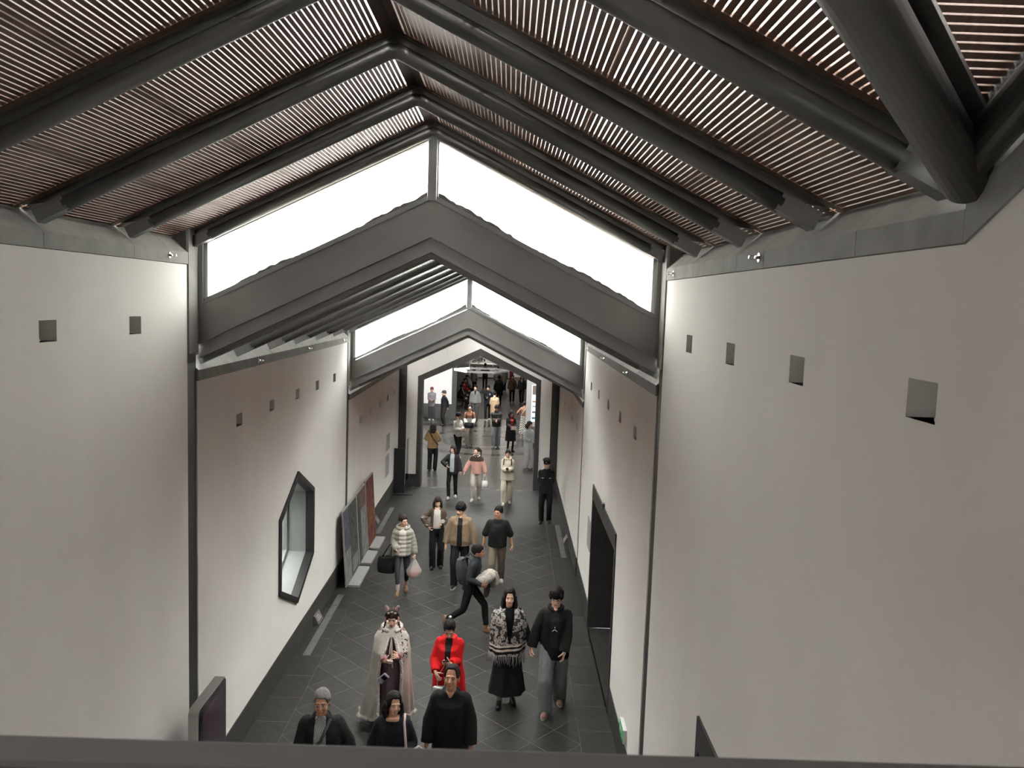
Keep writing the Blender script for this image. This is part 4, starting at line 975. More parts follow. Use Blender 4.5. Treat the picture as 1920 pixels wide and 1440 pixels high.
class Person:
    def __init__(s, label, x, y, h, rot=0, fem=False, girth=1.0, lean=0.0, look=(0, 0), feet=((-0.09, 0.03), (0.09, -0.03)), lift=(0, 0),
                 hands=None, skin='mid', lod=0, sit=None, hairc=None, jaw=1.0, group=None, tilt=0.0, shoulders=1.0, smile=False, hip=None):
        s.S = h/1.70; s.fem = fem; s.lod = lod; s.g = girth; s.lean = lean; s.feet = feet; s.look = look; s.skin = SKIN[skin]; s.rot = rot
        s.vox = (0.0115, 0.015, 0.024)[lod]; s.seed = (x*3.1+y*1.7) % 10; s.label = label; s.loc = (x, y, 0); s.jaw = jaw; s.smile = smile
        sh = 0.172*shoulders*(0.93 if fem else 1.0); s.shx = sh
        hz = hip if hip else (0.905 if sit is None else sit)
        spread = max(abs(feet[0][1]-feet[1][1]), 0)
        if sit is None and not hip: hz -= 0.12*spread*spread
        s.hz = hz; dz = hz-0.905; s.dz = dz
        T = lambda z: -lean*(z-0.97)            # forward shift of the trunk with height
        s.T = T
        s.pel = Vector((0, 0, 0.97+dz)); s.neck = Vector((0, T(1.45)+0.012, 1.45+dz)); s.hd = Vector((0, T(1.52)-0.004, 1.505+dz))
        s.shl = {m: Vector((m*sh, T(1.385)+0.012, 1.385+dz)) for m in (-1, 1)}
        s.hipj = {m: Vector((m*0.088, 0.0, hz)) for m in (-1, 1)}
        s.ank = {}; s.kne = {}
        for i, m in enumerate((-1, 1)):
            a = Vector((feet[i][0], feet[i][1]+0.035, 0.085+lift[i])); k, a2 = ik(s.hipj[m], a, 0.425, 0.415, (m*0.12, -1, 0.0)); s.kne[m] = k; s.ank[m] = a2
        s.lift = lift
        hands = hands or {}
        s.elb = {}; s.wri = {}; s.hp = {}
        for m in (-1, 1):
            hd = hands.get(m, (m*(sh+0.075), T(1.0)-0.03, 0.80))
            tgt = Vector((hd[0], hd[1], hd[2]+dz)); pole = hd[4] if len(hd) > 4 else (m*0.35, 1.0, -0.25)
            e, w_ = ik(s.shl[m], tgt, 0.275, 0.245, pole); s.elb[m] = e; s.wri[m] = w_
            s.hp[m] = hd[3] if len(hd) > 3 else (0.35, None)
        s.body()
    # ---- body: one continuous skin, head and hands at finer resolution
    def body(s):
        mb = MB(); g = s.g; T = s.T; dz = s.dz
        c = lambda z: Vector((0, T(z), z+dz))
        mb.ell(c(0.96), (0.140*g, 0.100*g, 0.12)); mb.ell(c(1.12), (0.120*g, 0.090*g, 0.15)); mb.ell(c(1.25), (0.138*g, 0.092*g, 0.14))
        dn = Vector((0, 0, -0.035)); mb.cap(s.shl[-1]*0.9+dn+Vector((0, 0, s.shl[1].z*0.1)), s.shl[1]*0.9+dn+Vector((0, 0, s.shl[1].z*0.1)), 0.040, 0.040); mb.cap(c(1.34), s.hd, 0.055, 0.048)
        for m in (-1, 1):
            mb.cap(s.shl[m]*0.93+dn+Vector((0, 0, s.shl[m].z*0.07)), s.elb[m], 0.038*g, 0.035, 10); mb.cap(s.elb[m], s.wri[m], 0.037, 0.025, 10)
            mb.cap(s.hipj[m], s.kne[m], 0.076*g, 0.050, 12); mb.cap(s.kne[m], s.ank[m], 0.048, 0.032, 12)
            mb.cap(s.ank[m]+Vector((0, 0, -0.03)), s.ank[m]+Vector((0, -0.13, -0.055)), 0.034, 0.022, 8)
        base = remesh(mb, (0.018, 0.022, 0.03)[s.lod], 2)
        out = MB(); join_into(out, base, Matrix.Identity(4)); bpy.data.meshes.remove(base)
        yaw, pitch = s.look[0], s.look[1]; roll = s.look[2] if len(s.look) > 2 else 0
        s.HM = Matrix.Translation(s.hd) @ Matrix.Rotation(math.radians(yaw), 4, 'Z') @ Matrix.Rotation(math.radians(pitch), 4, 'X') @ Matrix.Rotation(math.radians(roll), 4, 'Y') @ Matrix.Scale(0.99 if s.fem else 1.02, 4)
        join_into(out, head_mesh((0.0055, 0.008, 0.013)[s.lod], s.fem, s.jaw), s.HM)
        s.handM = {}
        for m in (-1, 1):
            curl, nrm = s.hp[m][0], s.hp[m][1]
            d = (s.wri[m]-s.elb[m]).normalized()
            if len(s.hp[m]) > 2 and s.hp[m][2] is not None: d = Vector(s.hp[m][2]).normalized()
            n = Vector(nrm) if nrm is not None else Vector((-m, 0, 0))      # direction the palm faces
            n = (n-d*n.dot(d)).normalized(); X = d.cross(-n)               # local: Y=fingers, -Z=palm normal
            R = Matrix((X, d, -n)).transposed().to_4x4()
            s.handM[m] = Matrix.Translation(s.wri[m]) @ R @ Matrix.Scale(0.88 if s.fem else 0.94, 4)
            # thumb side: forward/up whichever
            mir = X.dot(Vector((0, -1, 0.6))) < 0
            join_into(out, hand_mesh((0.0042, 0.0075, 0.012)[s.lod], curl, mir), s.handM[m])
        out.v = [tuple(v) for v in (np.array(out.v)*s.S).tolist()]
        me = out.mesh('person'); me.materials.append(s.skin)
        smooth_all(me)
        o = bpy.data.objects.new('person', me); COL.objects.link(o); o.location = s.loc; o.rotation_euler = (0, 0, math.radians(s.rot))
        tag(o, s.label, 'person'); s.o = o
        if s.lod < 2: s.face()
    def part(s, name, mb_or_me, m_, smooth=True, label=None, parent=None):
        if isinstance(mb_or_me, MB):
            me = mb_or_me.mesh(name)
        else: me = mb_or_me
        co = np.empty(len(me.vertices)*3, np.float32); me.vertices.foreach_get('co', co); me.vertices.foreach_set('co', co*np.float32(s.S)); me.update()
        if not me.materials: me.materials.append(m_)
        if smooth: smooth_all(me)
        o = bpy.data.objects.new(name, me); COL.objects.link(o); o.parent = parent or s.o
        if label: o['label'] = label
        return o
    def face(s):
        for m in (-1, 1):
            e = MB().ell((m*0.031, -0.0835, 0.0665), (0.0135, 0.0065, 0.0052 if not s.smile else 0.0035), 10, 8); e.xform(s.HM); eo = s.part('eye', e, m_eyew if s.lod == 0 else m_iris)
            if s.lod == 0:
                e = MB().ell((m*0.031, -0.0885, 0.0665), (0.0058, 0.003, 0.0050 if not s.smile else 0.003), 10, 8); e.xform(s.HM); s.part('iris', e, m_iris, parent=eo)
                e = MB().cap((m*0.017, -0.0895, 0.0722), (m*0.046, -0.0805, 0.0715), 0.0022, 0.0018, 6); e.xform(s.HM); s.part('eyelid', e, m_iris)
            e = MB().cap((m*0.015, -0.0940, 0.0915), (m*0.046, -0.0848, 0.0900), 0.0028, 0.0018, 6); e.xform(s.HM); s.part('eyebrow', e, H_BLK if not getattr(s, 'greybrow', False) else H_DGR)
        mm = MB()
        if s.smile:
            mm.ell((0, -0.0935, 0.008), (0.026, 0.007, 0.012), 14, 8); mm.xform(s.HM); mo = s.part('mouth', mm, m_lip)
            mm = MB().ell((0, -0.097, 0.012), (0.021, 0.005, 0.006), 14, 8); mm.xform(s.HM); s.part('teeth', mm, m_eyew, parent=mo)
        else:
            mm.ell((0, -0.0955, 0.0125), (0.021, 0.0055, 0.0040), 12, 6); mm.ell((0, -0.0945, 0.005), (0.018, 0.0060, 0.0048), 12, 6); mm.xform(s.HM); s.part('mouth', mm, m_lip)
    # ---- hair
    def hair(s, style, m_, vol=0.010, front=0.128, fringe=0.0, length=0.0, name='hair'):
        mb = MB(); n = 36; k = 10; t = 0.008+vol
        side_z = {'short': 0.062, 'crop': 0.075, 'bob': 0.03, 'long': 0.02, 'pony': 0.055, 'bun': 0.06, 'mop': 0.05, 'balding': 0.07}[style]
        back_z = {'short': -0.005, 'crop': 0.01, 'bob': 0.01, 'long': 0.01, 'pony': 0.02, 'bun': 0.02, 'mop': -0.01, 'balding': 0.0}[style]
        if style == 'balding': front = 0.165
        C0 = Vector((0, 0.017, 0.103)); R0 = Vector((0.077, 0.097, 0.100))
        def lim(a):   # a: azimuth from the front (-Y), 0..pi
            a = abs(a)
            f = front-fringe
            if a < 0.55: return f
            if a < 1.0: u = (a-0.55)/0.45; return f+(side_z-f)*u*u*(3-2*u)
            if a < 1.75: return side_z
            u = min((a-1.75)/0.6, 1); return side_z+(back_z-side_z)*u
        ver = []
        for lay in (1, 0):
            for i in range(k+1):
                for j in range(n):
                    az = -PI+2*PI*j/n; zl = lim(az)
                    th_max = math.acos(max(-1, min(1, (zl-C0.z)/R0.z)))
                    th = th_max*i/k
                    tt = (t*(0.75+0.25*math.cos(th)) if lay else -0.012)
                    if lay and vol > 0.015: tt += vol*0.35*math.sin(7*az+3*th)*math.sin(5*th)
                    if lay and i == k: tt *= 0.45
                    x = (R0.x+tt)*math.sin(th)*math.sin(az); y = -(R0.y+tt)*math.sin(th)*math.cos(az); z = (R0.z+tt)*math.cos(th)
                    ver.append((x, y+C0.y, z+C0.z))
        f = []
        L0 = (k+1)*n
        for i in range(k):
            for j in range(n):
                a, b = i*n+j, i*n+(j+1) % n; f.append((a, a+n, b+n, b)); f.append((L0+a, L0+b, L0+b+n, L0+a+n))
        for j in range(n): a, b = k*n+j, k*n+(j+1) % n; f.append((a, L0+a, L0+b, b))
        mb.add(ver, f)
        if style in ('bob', 'long'):
            zl = 0.03-(0.075 if style == 'bob' else 0.0)-length
            for az in [x*0.21 for x in range(-9, 10)]:
                a = PI+az if True else az
                rx, ry = 0.080+vol, 0.098+vol
                x = rx*math.sin(PI-az*0.98)*1.0; y = -ry*math.cos(PI-az*0.98)+C0.y
                if y < -0.035: continue
                top = Vector((x, y, 0.07)); fl = 1.04 if style == 'bob' else 0.96
                bot = Vector((x*fl, y+(0.012 if y > 0.03 else 0.0)-0.01, zl+0.012*math.sin(az*9)))
                mid = top.lerp(bot, 0.5)+Vector((x*0.10, 0.012 if y > 0 else 0.0, 0))
                mb.cap(top, mid, 0.023, 0.026, 8); mb.cap(mid, bot, 0.026, 0.014, 8)
        if style == 'pony':
            p = Vector((0, 0.115, 0.13)); mb.ell(p, (0.03, 0.03, 0.03)); q = Vector((0.02, 0.17, 0.07)); r_ = Vector((0.03, 0.155, -0.06-length)); mb.cap(p, q, 0.026, 0.03); mb.cap(q, r_, 0.03, 0.012)
        if style == 'bun': mb.ell((0, 0.10, 0.175), (0.042, 0.042, 0.036))
        if style == 'mop':
            random.seed(int(s.seed*100))
            for i in range(46):
                az = random.uniform(-PI, PI); th = random.uniform(0, 1.25)
                d = Vector((math.sin(th)*math.sin(az), -math.sin(th)*math.cos(az), math.cos(th))); c = C0+Vector((d.x*0.083, d.y*0.102, d.z*0.106))
                mb.ell(c, (0.026, 0.026, 0.018), 8, 6)
            for i in range(9):
                x = -0.056+0.014*i; mb.cap((x, -0.082+abs(x)*0.25, 0.135), (x*1.06, -0.093+abs(x)*0.35, 0.100-fringe*0.3+0.006*(i % 2)), 0.016, 0.010, 7)
        if fringe > 0 and style in ('bob', 'long', 'short', 'pony'):
            for i in range(9):
                x = -0.052+0.013*i; mb.cap((x, -0.080+abs(x)*0.3, 0.135), (x*1.05, -0.092+abs(x)*0.4, 0.135-fringe-0.004*(i % 2)), 0.012, 0.007, 7)
        mb.xform(s.HM)
        me = remesh(mb, (0.0058, 0.008, 0.013)[s.lod], 1, disp=(0.0 if s.lod == 2 else (0.004 if style not in ('mop',) else 0.007)), dscale=38, seed=s.seed)
        return s.part(name, me, m_)
    # ---- garments
    def secs(s, prof, oy=0.0): return [(Vector((0, s.T(z)+oy+(p[0] if p else 0), z+s.dz)), rx*1.0, ry*1.0) for (z, rx, ry, *p) in prof]
    def top(s, name, m_, hem=0.82, w=0.195, d=0.135, chest=0.192, sleeve=1.0, sr=(0.068, 0.058, 0.050), collar=0.06, puff=0.0, disp=0.006, flare=1.0, neck=0.068, vhem=None, shx=1.0, extra=None, pattern=None):
        mb = MB(); g = s.g; T = s.T
        w, chest = w*0.88, chest*0.84
        mid = (hem+1.25)/2
        pr = [(hem, w*g*flare, d*g*flare), (hem+0.03, w*g*1.01*flare, d*g*flare), (mid, w*g*0.985, d*g), (1.20, chest*g*0.99, d*g*0.98), (1.30, chest*g*0.98, d*0.95), (1.355, 0.175*g*shx, 0.100), (1.40, 0.140*shx, 0.088), (1.432, 0.098, 0.078), (1.445+collar*0.3, neck, neck)]
        if collar > 0.03: pr += [(1.45+collar, neck*1.02, neck*1.05)]
        if puff:
            q = []
            for i in range(len(pr)-3):
                a, b = pr[i], pr[i+1]; q.append(a); 
            z = hem
            rows = []
            nrow = int((1.36-hem)/0.085)
            for i in range(nrow):
                for uu, kk in ((0.02, 0.0), (0.5, puff), (0.98, 0.0)):
                    zz = hem+(1.36-hem)*(i+uu)/nrow; t_ = (zz-hem)/(1.36-hem); rows.append((zz, (w+(chest-w)*t_)*g+kk, d*g*(1-0.1*t_)+kk))
            pr = rows+pr[-(4 if collar > 0.03 else 3):]
        mb.loft(s.secs(pr), 30)
        for m in (-1, 1):
            a = s.shl[m]+Vector((-m*(0.012+(sr[0]-0.05)*0.55), 0, -max(sr[0]-0.044, 0)-0.004)); e = s.elb[m]; wv = s.wri[m]
            mb.ell(a, (sr[0]*0.98, sr[0]*0.98, sr[0]*0.92))
            if puff:
                for (p0, p1, r0, r1) in ((a, e, sr[0], sr[1]), (e, e.lerp(wv, min(sleeve, 1)*0.97), sr[1], sr[2])):
                    for i in range(3): mb.ell(p0.lerp(p1, (i+0.5)/3), ((r0+(r1-r0)*i/2)+puff*0.6,)*3)
            if sleeve > 0.0:
                mb.cap(a, e, sr[0], sr[1], 12); mb.cap(e, e.lerp(wv, min(sleeve, 1.0)*0.99), sr[1], sr[2], 12, round1=False)
            else: mb.cap(a, a.lerp(e, 1+sleeve), sr[0], sr[1], 12, round1=False)
        if extra: extra(mb)
        me = remesh(mb, s.vox, 2, disp=disp*(1 if s.lod < 2 else 0.5), seed=s.seed)
        o = s.part(name, me, m_); s.tops = o
        return o
    def split(s, o, name, m_, test):
        """cut the faces for which test(x, y, z) holds out of garment o into a part of their own"""
        bm = bmesh.new(); bm.from_mesh(o.data); inv = 1/s.S
        sel = [f for f in bm.faces if test(*(f.calc_center_median()*inv), f.normal)]
        if not sel: bm.free(); return None
        bm.verts.ensure_lookup_table(); ss = set(f.index for f in sel); nb = {}
        for e in bm.edges:
            k = sum(1 for f in e.link_faces if f.index in ss)
            if len(e.link_faces) == 2 and k == 1:
                a, b = e.verts; nb.setdefault(a, []).append(b); nb.setdefault(b, []).append(a)
        for it in range(7):
            new = {v: v.co*0.5+(n[0].co+n[1].co)*0.25 for v, n in nb.items() if len(n) == 2}
            for v, c in new.items(): v.co = c
        vs_ = {}; V = []; F = []
        for f in sel:
            q = []
            for v in f.verts:
                if v.index not in vs_: vs_[v.index] = len(V); V.append(tuple(v.co))
                q.append(vs_[v.index])
            F.append(q)
        bmesh.ops.delete(bm, geom=sel, context='FACES'); bm.to_mesh(o.data); bm.free()
        me = bpy.data.meshes.new(name); me.from_pydata(V, [], F); me.update(); me.materials.append(m_)
        smooth_all(me)
        r_ = bpy.data.objects.new(name, me); COL.objects.link(r_); r_.parent = s.o
        return r_
    def front(s, o, name, m_, wt=0.05, wb=0.05, zt=1.5, zb=0.0, x0=0.0):
        """open front of a jacket: strip between the two edges"""
        def t(x, y, z, n):
            z -= s.dz
            if not (zb < z < zt): return False
            if abs(x) > s.shx*1.1: return False
            u = (1.42-z)/(1.42-0.8); w_ = wt+(wb-wt)*max(0, min(1, u))
            return abs(x-x0) < w_ and y < s.T(z)-0.02 and n.y < -0.2
        return s.split(o, name, m_, t)
    def collar(s, m_, r=0.075, z=1.445, t=0.018, open_=True, h=0.03, name='collar'):
        mb = MB(); n = 22
        pts = []
        a0 = 0.35 if open_ else 0.0
        for i in range(n+1):
            a = -PI/2+a0+(2*PI-2*a0)*i/n
            dip = 0.035*max(0, -math.sin(a))
            pts.append(Vector((r*math.cos(a)*1.05, s.T(z)+0.012+r*math.sin(a)*0.95, z+s.dz-dip+h*0.4)))
        for i in range(n): mb.cap(pts[i], pts[i+1], t, t, 8)
        me = remesh(mb, max(s.vox*0.75, 0.008), 1); return s.part(name, me, m_)
    def hood(s, m_, r=0.10, name='hood'):
        mb = MB(); z0 = 1.43+s.dz; y0 = s.T(1.43)
        n = 20
        for i in range(n):
            a = 0.15*PI+1.7*PI*i/(n-1)-PI/2-0.0
            a = -PI/2+0.5+(2*PI-1.0)*i/(n-1)
            back = max(0, math.sin(a))
            mb.ell((r*1.05*math.cos(a), y0+0.02+r*0.95*math.sin(a)+0.02*back, z0+0.012-0.03*max(0, -math.sin(a))+0.0*back), (0.035, 0.035+0.02*back, 0.032+0.015*back), 10, 8)
        me = remesh(mb, max(s.vox*0.8, 0.008), 2); return s.part(name, me, m_)
    def pants(s, m_, r=(0.098, 0.070, 0.062), hem=0.045, name='trousers', disp=0.007, waist=1.02, seat=0.165):
        mb = MB(); g = s.g
        mb.loft(s.secs([(0.84, 0.10*g, 0.09*g), (0.90, seat*g, 0.118*g), (0.97, (seat-0.003)*g, 0.118*g), (waist, (seat-0.02)*g, 0.11*g)]), 24)
        for m in (-1, 1):
            hj = s.hipj[m]+Vector((0, 0, -0.01)); k = s.kne[m]; a = s.ank[m]+Vector((0, 0, -0.085+hem+0.0))
            a = k.lerp(s.ank[m], 1.0)+Vector((0, 0, -0.085+hem)) if hem < 0.08 else k.lerp(s.ank[m], (0.46-hem)/0.40)
            mb.cap(hj, k, r[0]*g, r[1], 14); mb.cap(k, a, r[1], r[2], 14, round1=False)
        me = remesh(mb, s.vox, 2, disp=disp if s.lod < 2 else 0, dscale=11, seed=s.seed+3)
        return s.part(name, me, m_)
    def skirt(s, m_, top=1.02, hem=0.25, wt=0.145, wb=0.25, d=0.8, folds=(0.06, 9), name='skirt', disp=0.004, oy=0.0, sway=0.0):
        mb = MB(); n = 8; sec = []
        for i in range(n+1):
            u = i/n; z = hem+(top-hem)*u; r_ = wb+(wt-wb)*(u**0.8)
            sec.append((Vector((sway*(1-u), s.T(z)*(1 if z > 0.9 else 0)+oy*(1-u), z+s.dz)), r_*s.g, r_*d*s.g, folds[0]*(1-u), folds[1]))
        mb.loft(sec, 60); me = remesh(mb, s.vox, 1, disp=disp, seed=s.seed+5); return s.part(name, me, m_)
    def shoes(s, m_, style='sneaker', sole=None):
        for i, m in enumerate((-1, 1)):
            a = s.ank[m]; yaw = m*0.14
            mb = MB(); up = MB(); R = Matrix.Rotation(yaw, 3, 'Z')
            P = lambda x, y, z: Vector((a.x, a.y, a.z-0.085))+R @ Vector((x, y, z))
            hgt = {'sneaker': 0.075, 'boot': 0.14, 'flat': 0.055}[style]
            up.cap(P(0, 0.02, 0.045), P(0, -0.09, 0.040), 0.040, 0.036, 12); up.cap(P(0, -0.07, 0.040), P(0, -0.165, 0.034), 0.040, 0.028, 12); up.cap(P(0, 0.012, 0.04), P(0, 0.005, hgt), 0.036, 0.040, 12)
            me = remesh(up, 0.007 if s.lod == 0 else (0.009 if s.lod == 1 else 0.016), 1)
            for v in me.vertices: v.co.z = max(v.co.z, a.z-0.085+0.012)
            so = s.part('shoe', me, m_)
            n = 18; v = []
            for z in (0.0, 0.024):
                for j in range(n):
                    an = 2*PI*j/n; y = -0.068-0.132*math.sin(an) if True else 0; xx = 0.044*math.cos(an)*(1.0 if y > -0.10 else 1.05)
                    v.append(tuple(P(xx, y, z)))
            mb.add(v, [tuple(reversed(range(n))), tuple(range(n, 2*n))]+[(j, (j+1) % n, n+(j+1) % n, n+j) for j in range(n)])
            s.part('sole', mb, sole or m_, smooth=False, parent=so)
    def W(s, p):
        """local point (1.70 m figure) to world"""
        return s.o.matrix_basis @ (Vector(p)*s.S)
    def hand_at(s, m, off=(0, 0.07, -0.02)): return s.W(s.handM[m] @ Vector(off))
    def glasses(s, m_=None, dark=False):
        mb = MB(); m_ = m_ or S_BLK
        for m in (-1, 1):
            pts = [(m*0.032+0.021*math.cos(2*PI*i/14), -0.100, 0.066+0.017*math.sin(2*PI*i/14)) for i in range(15)]
            mb.tube(pts, 0.0020, 6, caps=False); mb.tube([(m*0.053, -0.099, 0.07), (m*0.074, -0.04, 0.07), (m*0.078, 0.01, 0.066)], 0.0020, 6)
        mb.tube([(-0.011, -0.101, 0.07), (0.011, -0.101, 0.07)], 0.002, 6); mb.xform(s.HM); return s.part('glasses', mb, m_)
def thing(name, label, cat, loc, group=None, rz=0.0):
    r = empty(name, loc, rz); tag(r, label, cat, group); return r
def phone(p, mm, label, rot=(0.4, 0, 0)):
    r = thing('phone', label, 'phone', p); r.rotation_euler = rot
    MB().box((-0.038, -0.0045, -0.078), (0.038, 0.0045, 0.078)).build('case', mm, r, bevel=0.004); MB().box((-0.034, -0.0052, -0.073), (0.034, -0.0046, 0.073)).build('screen', S_BLK, r); return r
def bag(name, label, p, w, d, h, m_, handle=0.2, rz=0.0, cat='bag', soft=0.012, strap=0.006):
    r = thing(name, label, cat, p, rz=rz); mb = MB()
    mb.loft([(Vector((0, 0, -h)), w*0.43, d*0.40), (Vector((0, 0, -h*0.93)), w*0.5, d*0.5), (Vector((0, 0, -h*0.5)), w*0.52, d*0.55), (Vector((0, 0, -h*0.08)), w*0.47, d*0.36), (Vector((0, 0, 0)), w*0.44, d*0.22)], 28)
    me = remesh(mb, 0.012, 1, disp=soft, dscale=7, seed=p[0]*3); link('body', me, m_, r)
    if handle:
        for y in (-d*0.15, d*0.15): MB().tube([(-w*0.28, y, -0.01), (-w*0.22, y*0.7, handle*0.6), (0, y*0.3, handle), (w*0.22, y*0.7, handle*0.6), (w*0.28, y, -0.01)], strap, 8).build('handle', m_, r, smooth=True)
    return r
# =================================================================== WHO IS THERE
fwd = lambda a=0.20: ((-0.085, -a), (0.085, a))      # stride, image-left foot forward
bwd = lambda a=0.20: ((-0.085, a), (0.085, -a))
# ---- foreground three, cut off by the handrail
P = Person('elderly man with grey hair and glasses, black coat over checked shirt, left foreground', -0.98, 8.38, 1.69, rot=4, girth=1.18, lean=0.16, look=(0, -4), hands={-1: (-0.17, -0.27, 0.98, (0.5, (0.8, 0, -0.6))), 1: (0.34, -0.06, 0.84)}, skin='tan', shoulders=1.12, jaw=1.04)
o = P.top('coat', C_BLK2, hem=0.62, w=0.225, d=0.155, chest=0.225, sr=(0.088, 0.078, 0.066), collar=0.03, disp=0.008, shx=1.15); P.front(o, 'shirt', C_CHK, 0.055, 0.085, 1.47, 0.60)
P.collar(C_BLK2, r=0.078, z=1.425, t=0.016); P.pants(C_BLK); P.shoes(S_BLK, 'flat'); P.hair('crop', H_GRY, vol=0.008, front=0.135); P.glasses(mat('thin_metal', (0.35, 0.33, 0.3), 0.3, metal=0.8))
r = MB(); r.tube([P.shl[1]*1.0+Vector((-0.09, -0.10, 0.05)), Vector((0.02, -0.235, 1.24)), Vector((-0.17, -0.20, 1.0))], 0.016, 8); P.part('bag_strap', r, C_DGR)
P = Person('laughing woman with black bob in a dark cardigan, foreground centre', -0.25, 8.50, 1.60, rot=0, fem=True, girth=1.16, lean=0.06, look=(26, -6, 6), hands={1: (0.16, -0.24, 1.03, (0.6, (0, 1, -0.3), (-0.8, -0.5, -0.2))), -1: (-0.27, -0.10, 0.84)}, skin='mid', smile=True)
o = P.top('cardigan', C_NAVY, hem=0.70, w=0.215, d=0.15, chest=0.212, sr=(0.080, 0.078, 0.072), sleeve=0.86, collar=0.0, neck=0.085, disp=0.008)
P.split(o, 'neckline', P.skin, lambda x, y, z, n: z > 1.405 and abs(x) < 0.075 and y < 0.0)
P.front(o, 'blouse', C_BLK, 0.075, 0.10, 1.43, 0.5)
P.skirt(C_BLK, hem=0.45, wb=0.22); P.pants(C_BLK); P.shoes(S_BLK, 'flat'); P.hair('bob', H_BLK, vol=0.012, front=0.150, length=0.02)
t = bag('tote_bag', 'cream tote bag with pale pink straps hanging from the laughing woman’s arm'.replace('’', ''), tuple(P.W((0.30, -0.02, 0.92))), 0.30, 0.10, 0.34, C_CRM, handle=0)
mb = MB(); b0 = Vector(t.location)
mb.tube([P.W((0.185, -0.145, 0.94))-b0, P.W((0.165, -0.175, 1.18))-b0, P.W((0.135, -0.10, 1.395))-b0, P.W((0.13, 0.0, 1.445))-b0, P.W((0.17, 0.10, 1.38))-b0, P.W((0.24, 0.10, 0.95))-b0], 0.014, 8); mb.build('shoulder_strap', mat('strap_pink', (0.55, 0.44, 0.42), 0.6), t, smooth=True)
MB().tube([P.W((0.21, -0.15, 1.08))-b0, P.W((0.30, -0.12, 1.13))-b0, P.W((0.375, -0.03, 1.03))-b0, P.W((0.38, 0.0, 0.92))-b0], 0.014, 8).build('arm_strap', MATS['strap_pink'], t, smooth=True)
P = Person('man with receding black hair in a plain black coat, foreground right of centre', 0.34, 8.86, 1.75, rot=-3, girth=1.02, lean=0.05, look=(-4, -14), hands={-1: (-0.24, -0.12, 0.86), 1: (0.24, -0.12, 0.86)}, skin='tan', shoulders=1.0, jaw=1.0)
o = P.top('coat', C_BLK, hem=0.55, w=0.225, d=0.155, chest=0.222, sr=(0.086, 0.080, 0.072), collar=0.0, neck=0.080, disp=0.006, shx=1.12)
P.split(o, 'shirt_opening', P.skin, lambda x, y, z, n: z > 1.385 and abs(x) < (z-1.385)*0.75 and y < 0.0)
P.collar(C_BLK, r=0.080, z=1.43, t=0.015); P.pants(C_BLK); P.shoes(S_BLK, 'flat'); P.hair('balding', H_BLK, vol=0.004)

# ---- cape
P = Person('young woman in a long ivory fur-trimmed cape with animal-ear headdress', -0.60, 10.85, 1.58, rot=6, fem=True, hip=0.93, look=(-2, 8), hands={-1: (-0.085, -0.30, 1.06, (0.7, (1, 0.2, 0.4), (0.7, -0.6, 0.1))), 1: (0.10, -0.28, 1.10, (1.1, (-1, 0, 0.3), (-0.5, -0.6, 0.5)))}, skin='light', feet=fwd(0.02))
o = P.top('dress_bodice', C_ROSE, hem=0.85, w=0.165, d=0.115, chest=0.180, sr=(0.046, 0.050, 0.054), collar=0.0, disp=0.004)
P.skirt(mat('cloth_lilac', (0.21, 0.135, 0.165), 0.8, var=0.2, scale=9, stretch=(8, 8, 0.3)), top=1.10, hem=0.05, wt=0.15, wb=0.23, folds=(0.05, 14), name='dress_skirt')
P.shoes(S_WHT, 'flat')
mb = MB(); n = 64
mb.loft([(Vector((-0.06, 0.05, 0.15)), 0.39, 0.32, 0.07, 9), (Vector((-0.05, 0.05, 0.19)), 0.385, 0.315, 0.07, 9), (Vector((-0.03, 0.02, 0.5)), 0.335, 0.285, 0.05, 9), (Vector((-0.01, 0.0, 0.9)), 0.290, 0.245, 0.03, 9), (Vector((0, -0.03, 1.15)), 0.275, 0.230, 0.015, 9), (Vector((0, 0.0, 1.33)), 0.252, 0.155), (Vector((0, 0.005, 1.40)), 0.205, 0.125), (Vector((0, 0.01, 1.45)), 0.13, 0.10), (Vector((0, 0.012, 1.48)), 0.075, 0.072)], n)
o = P.part('cape', remesh(mb, 0.012, 2, disp=0.008, dscale=6, seed=1), cloth('ivory_cape', (0.50, 0.475, 0.43)))
gap = lambda z: 0.02+0.125*max(0, min(1, (1.38-z)/0.40))-0.02*max(0, min(1, (0.7-z)/0.6))
cut = P.split(o, 'cape_gap', C_IVO, lambda x, y, z, nn: z < 1.37 and y < -0.03 and abs(x+0.02*(1.2-z)) < gap(z) and nn.y < -0.25)
if cut: bpy.data.objects.remove(cut)
m_fur = mat('fur_trim', (0.58, 0.56, 0.52), 0.95, var=0.1, scale=40, bump=0.9, bscale=60, dist=0.03)
for m in (-1, 1):
    mb = MB(); pts = []
    for i in range(14):
        z = 1.40-1.22*i/13; u = max(0, (1.34-z)/1.26)
        y = -(0.075+0.165*min(1, max(0, (1.42-z)/0.27))) if z > 1.15 else -(0.240+0.09*(1.15-z)/1.05)
        x = m*(gap(z)+0.02)-0.02*(1.2-z)*(1 if z < 1.37 else 0); pts.append(Vector((x, y, z)))
    for i in range(13): mb.cap(pts[i], pts[i+1], 0.027, 0.027, 8)
    P.part('fur_edge', remesh(mb, 0.010, 1, disp=0.006, dscale=40), m_fur)
mb = MB()
for i in range(40):
    a = 2*PI*i/40
    if math.sin(a) < -0.80: continue
    mb.ell((-0.06+0.39*math.cos(a)*(1+.07*math.cos(9*a)), 0.05+0.32*math.sin(a)*(1+.07*math.cos(9*a)), 0.155), (0.04, 0.04, 0.036), 8, 6)
P.part('fur_hem', remesh(mb, 0.014, 1, disp=0.005, dscale=40), m_fur)
P.hood(cloth('ivory_hood', (0.54, 0.52, 0.47)), r=0.125)
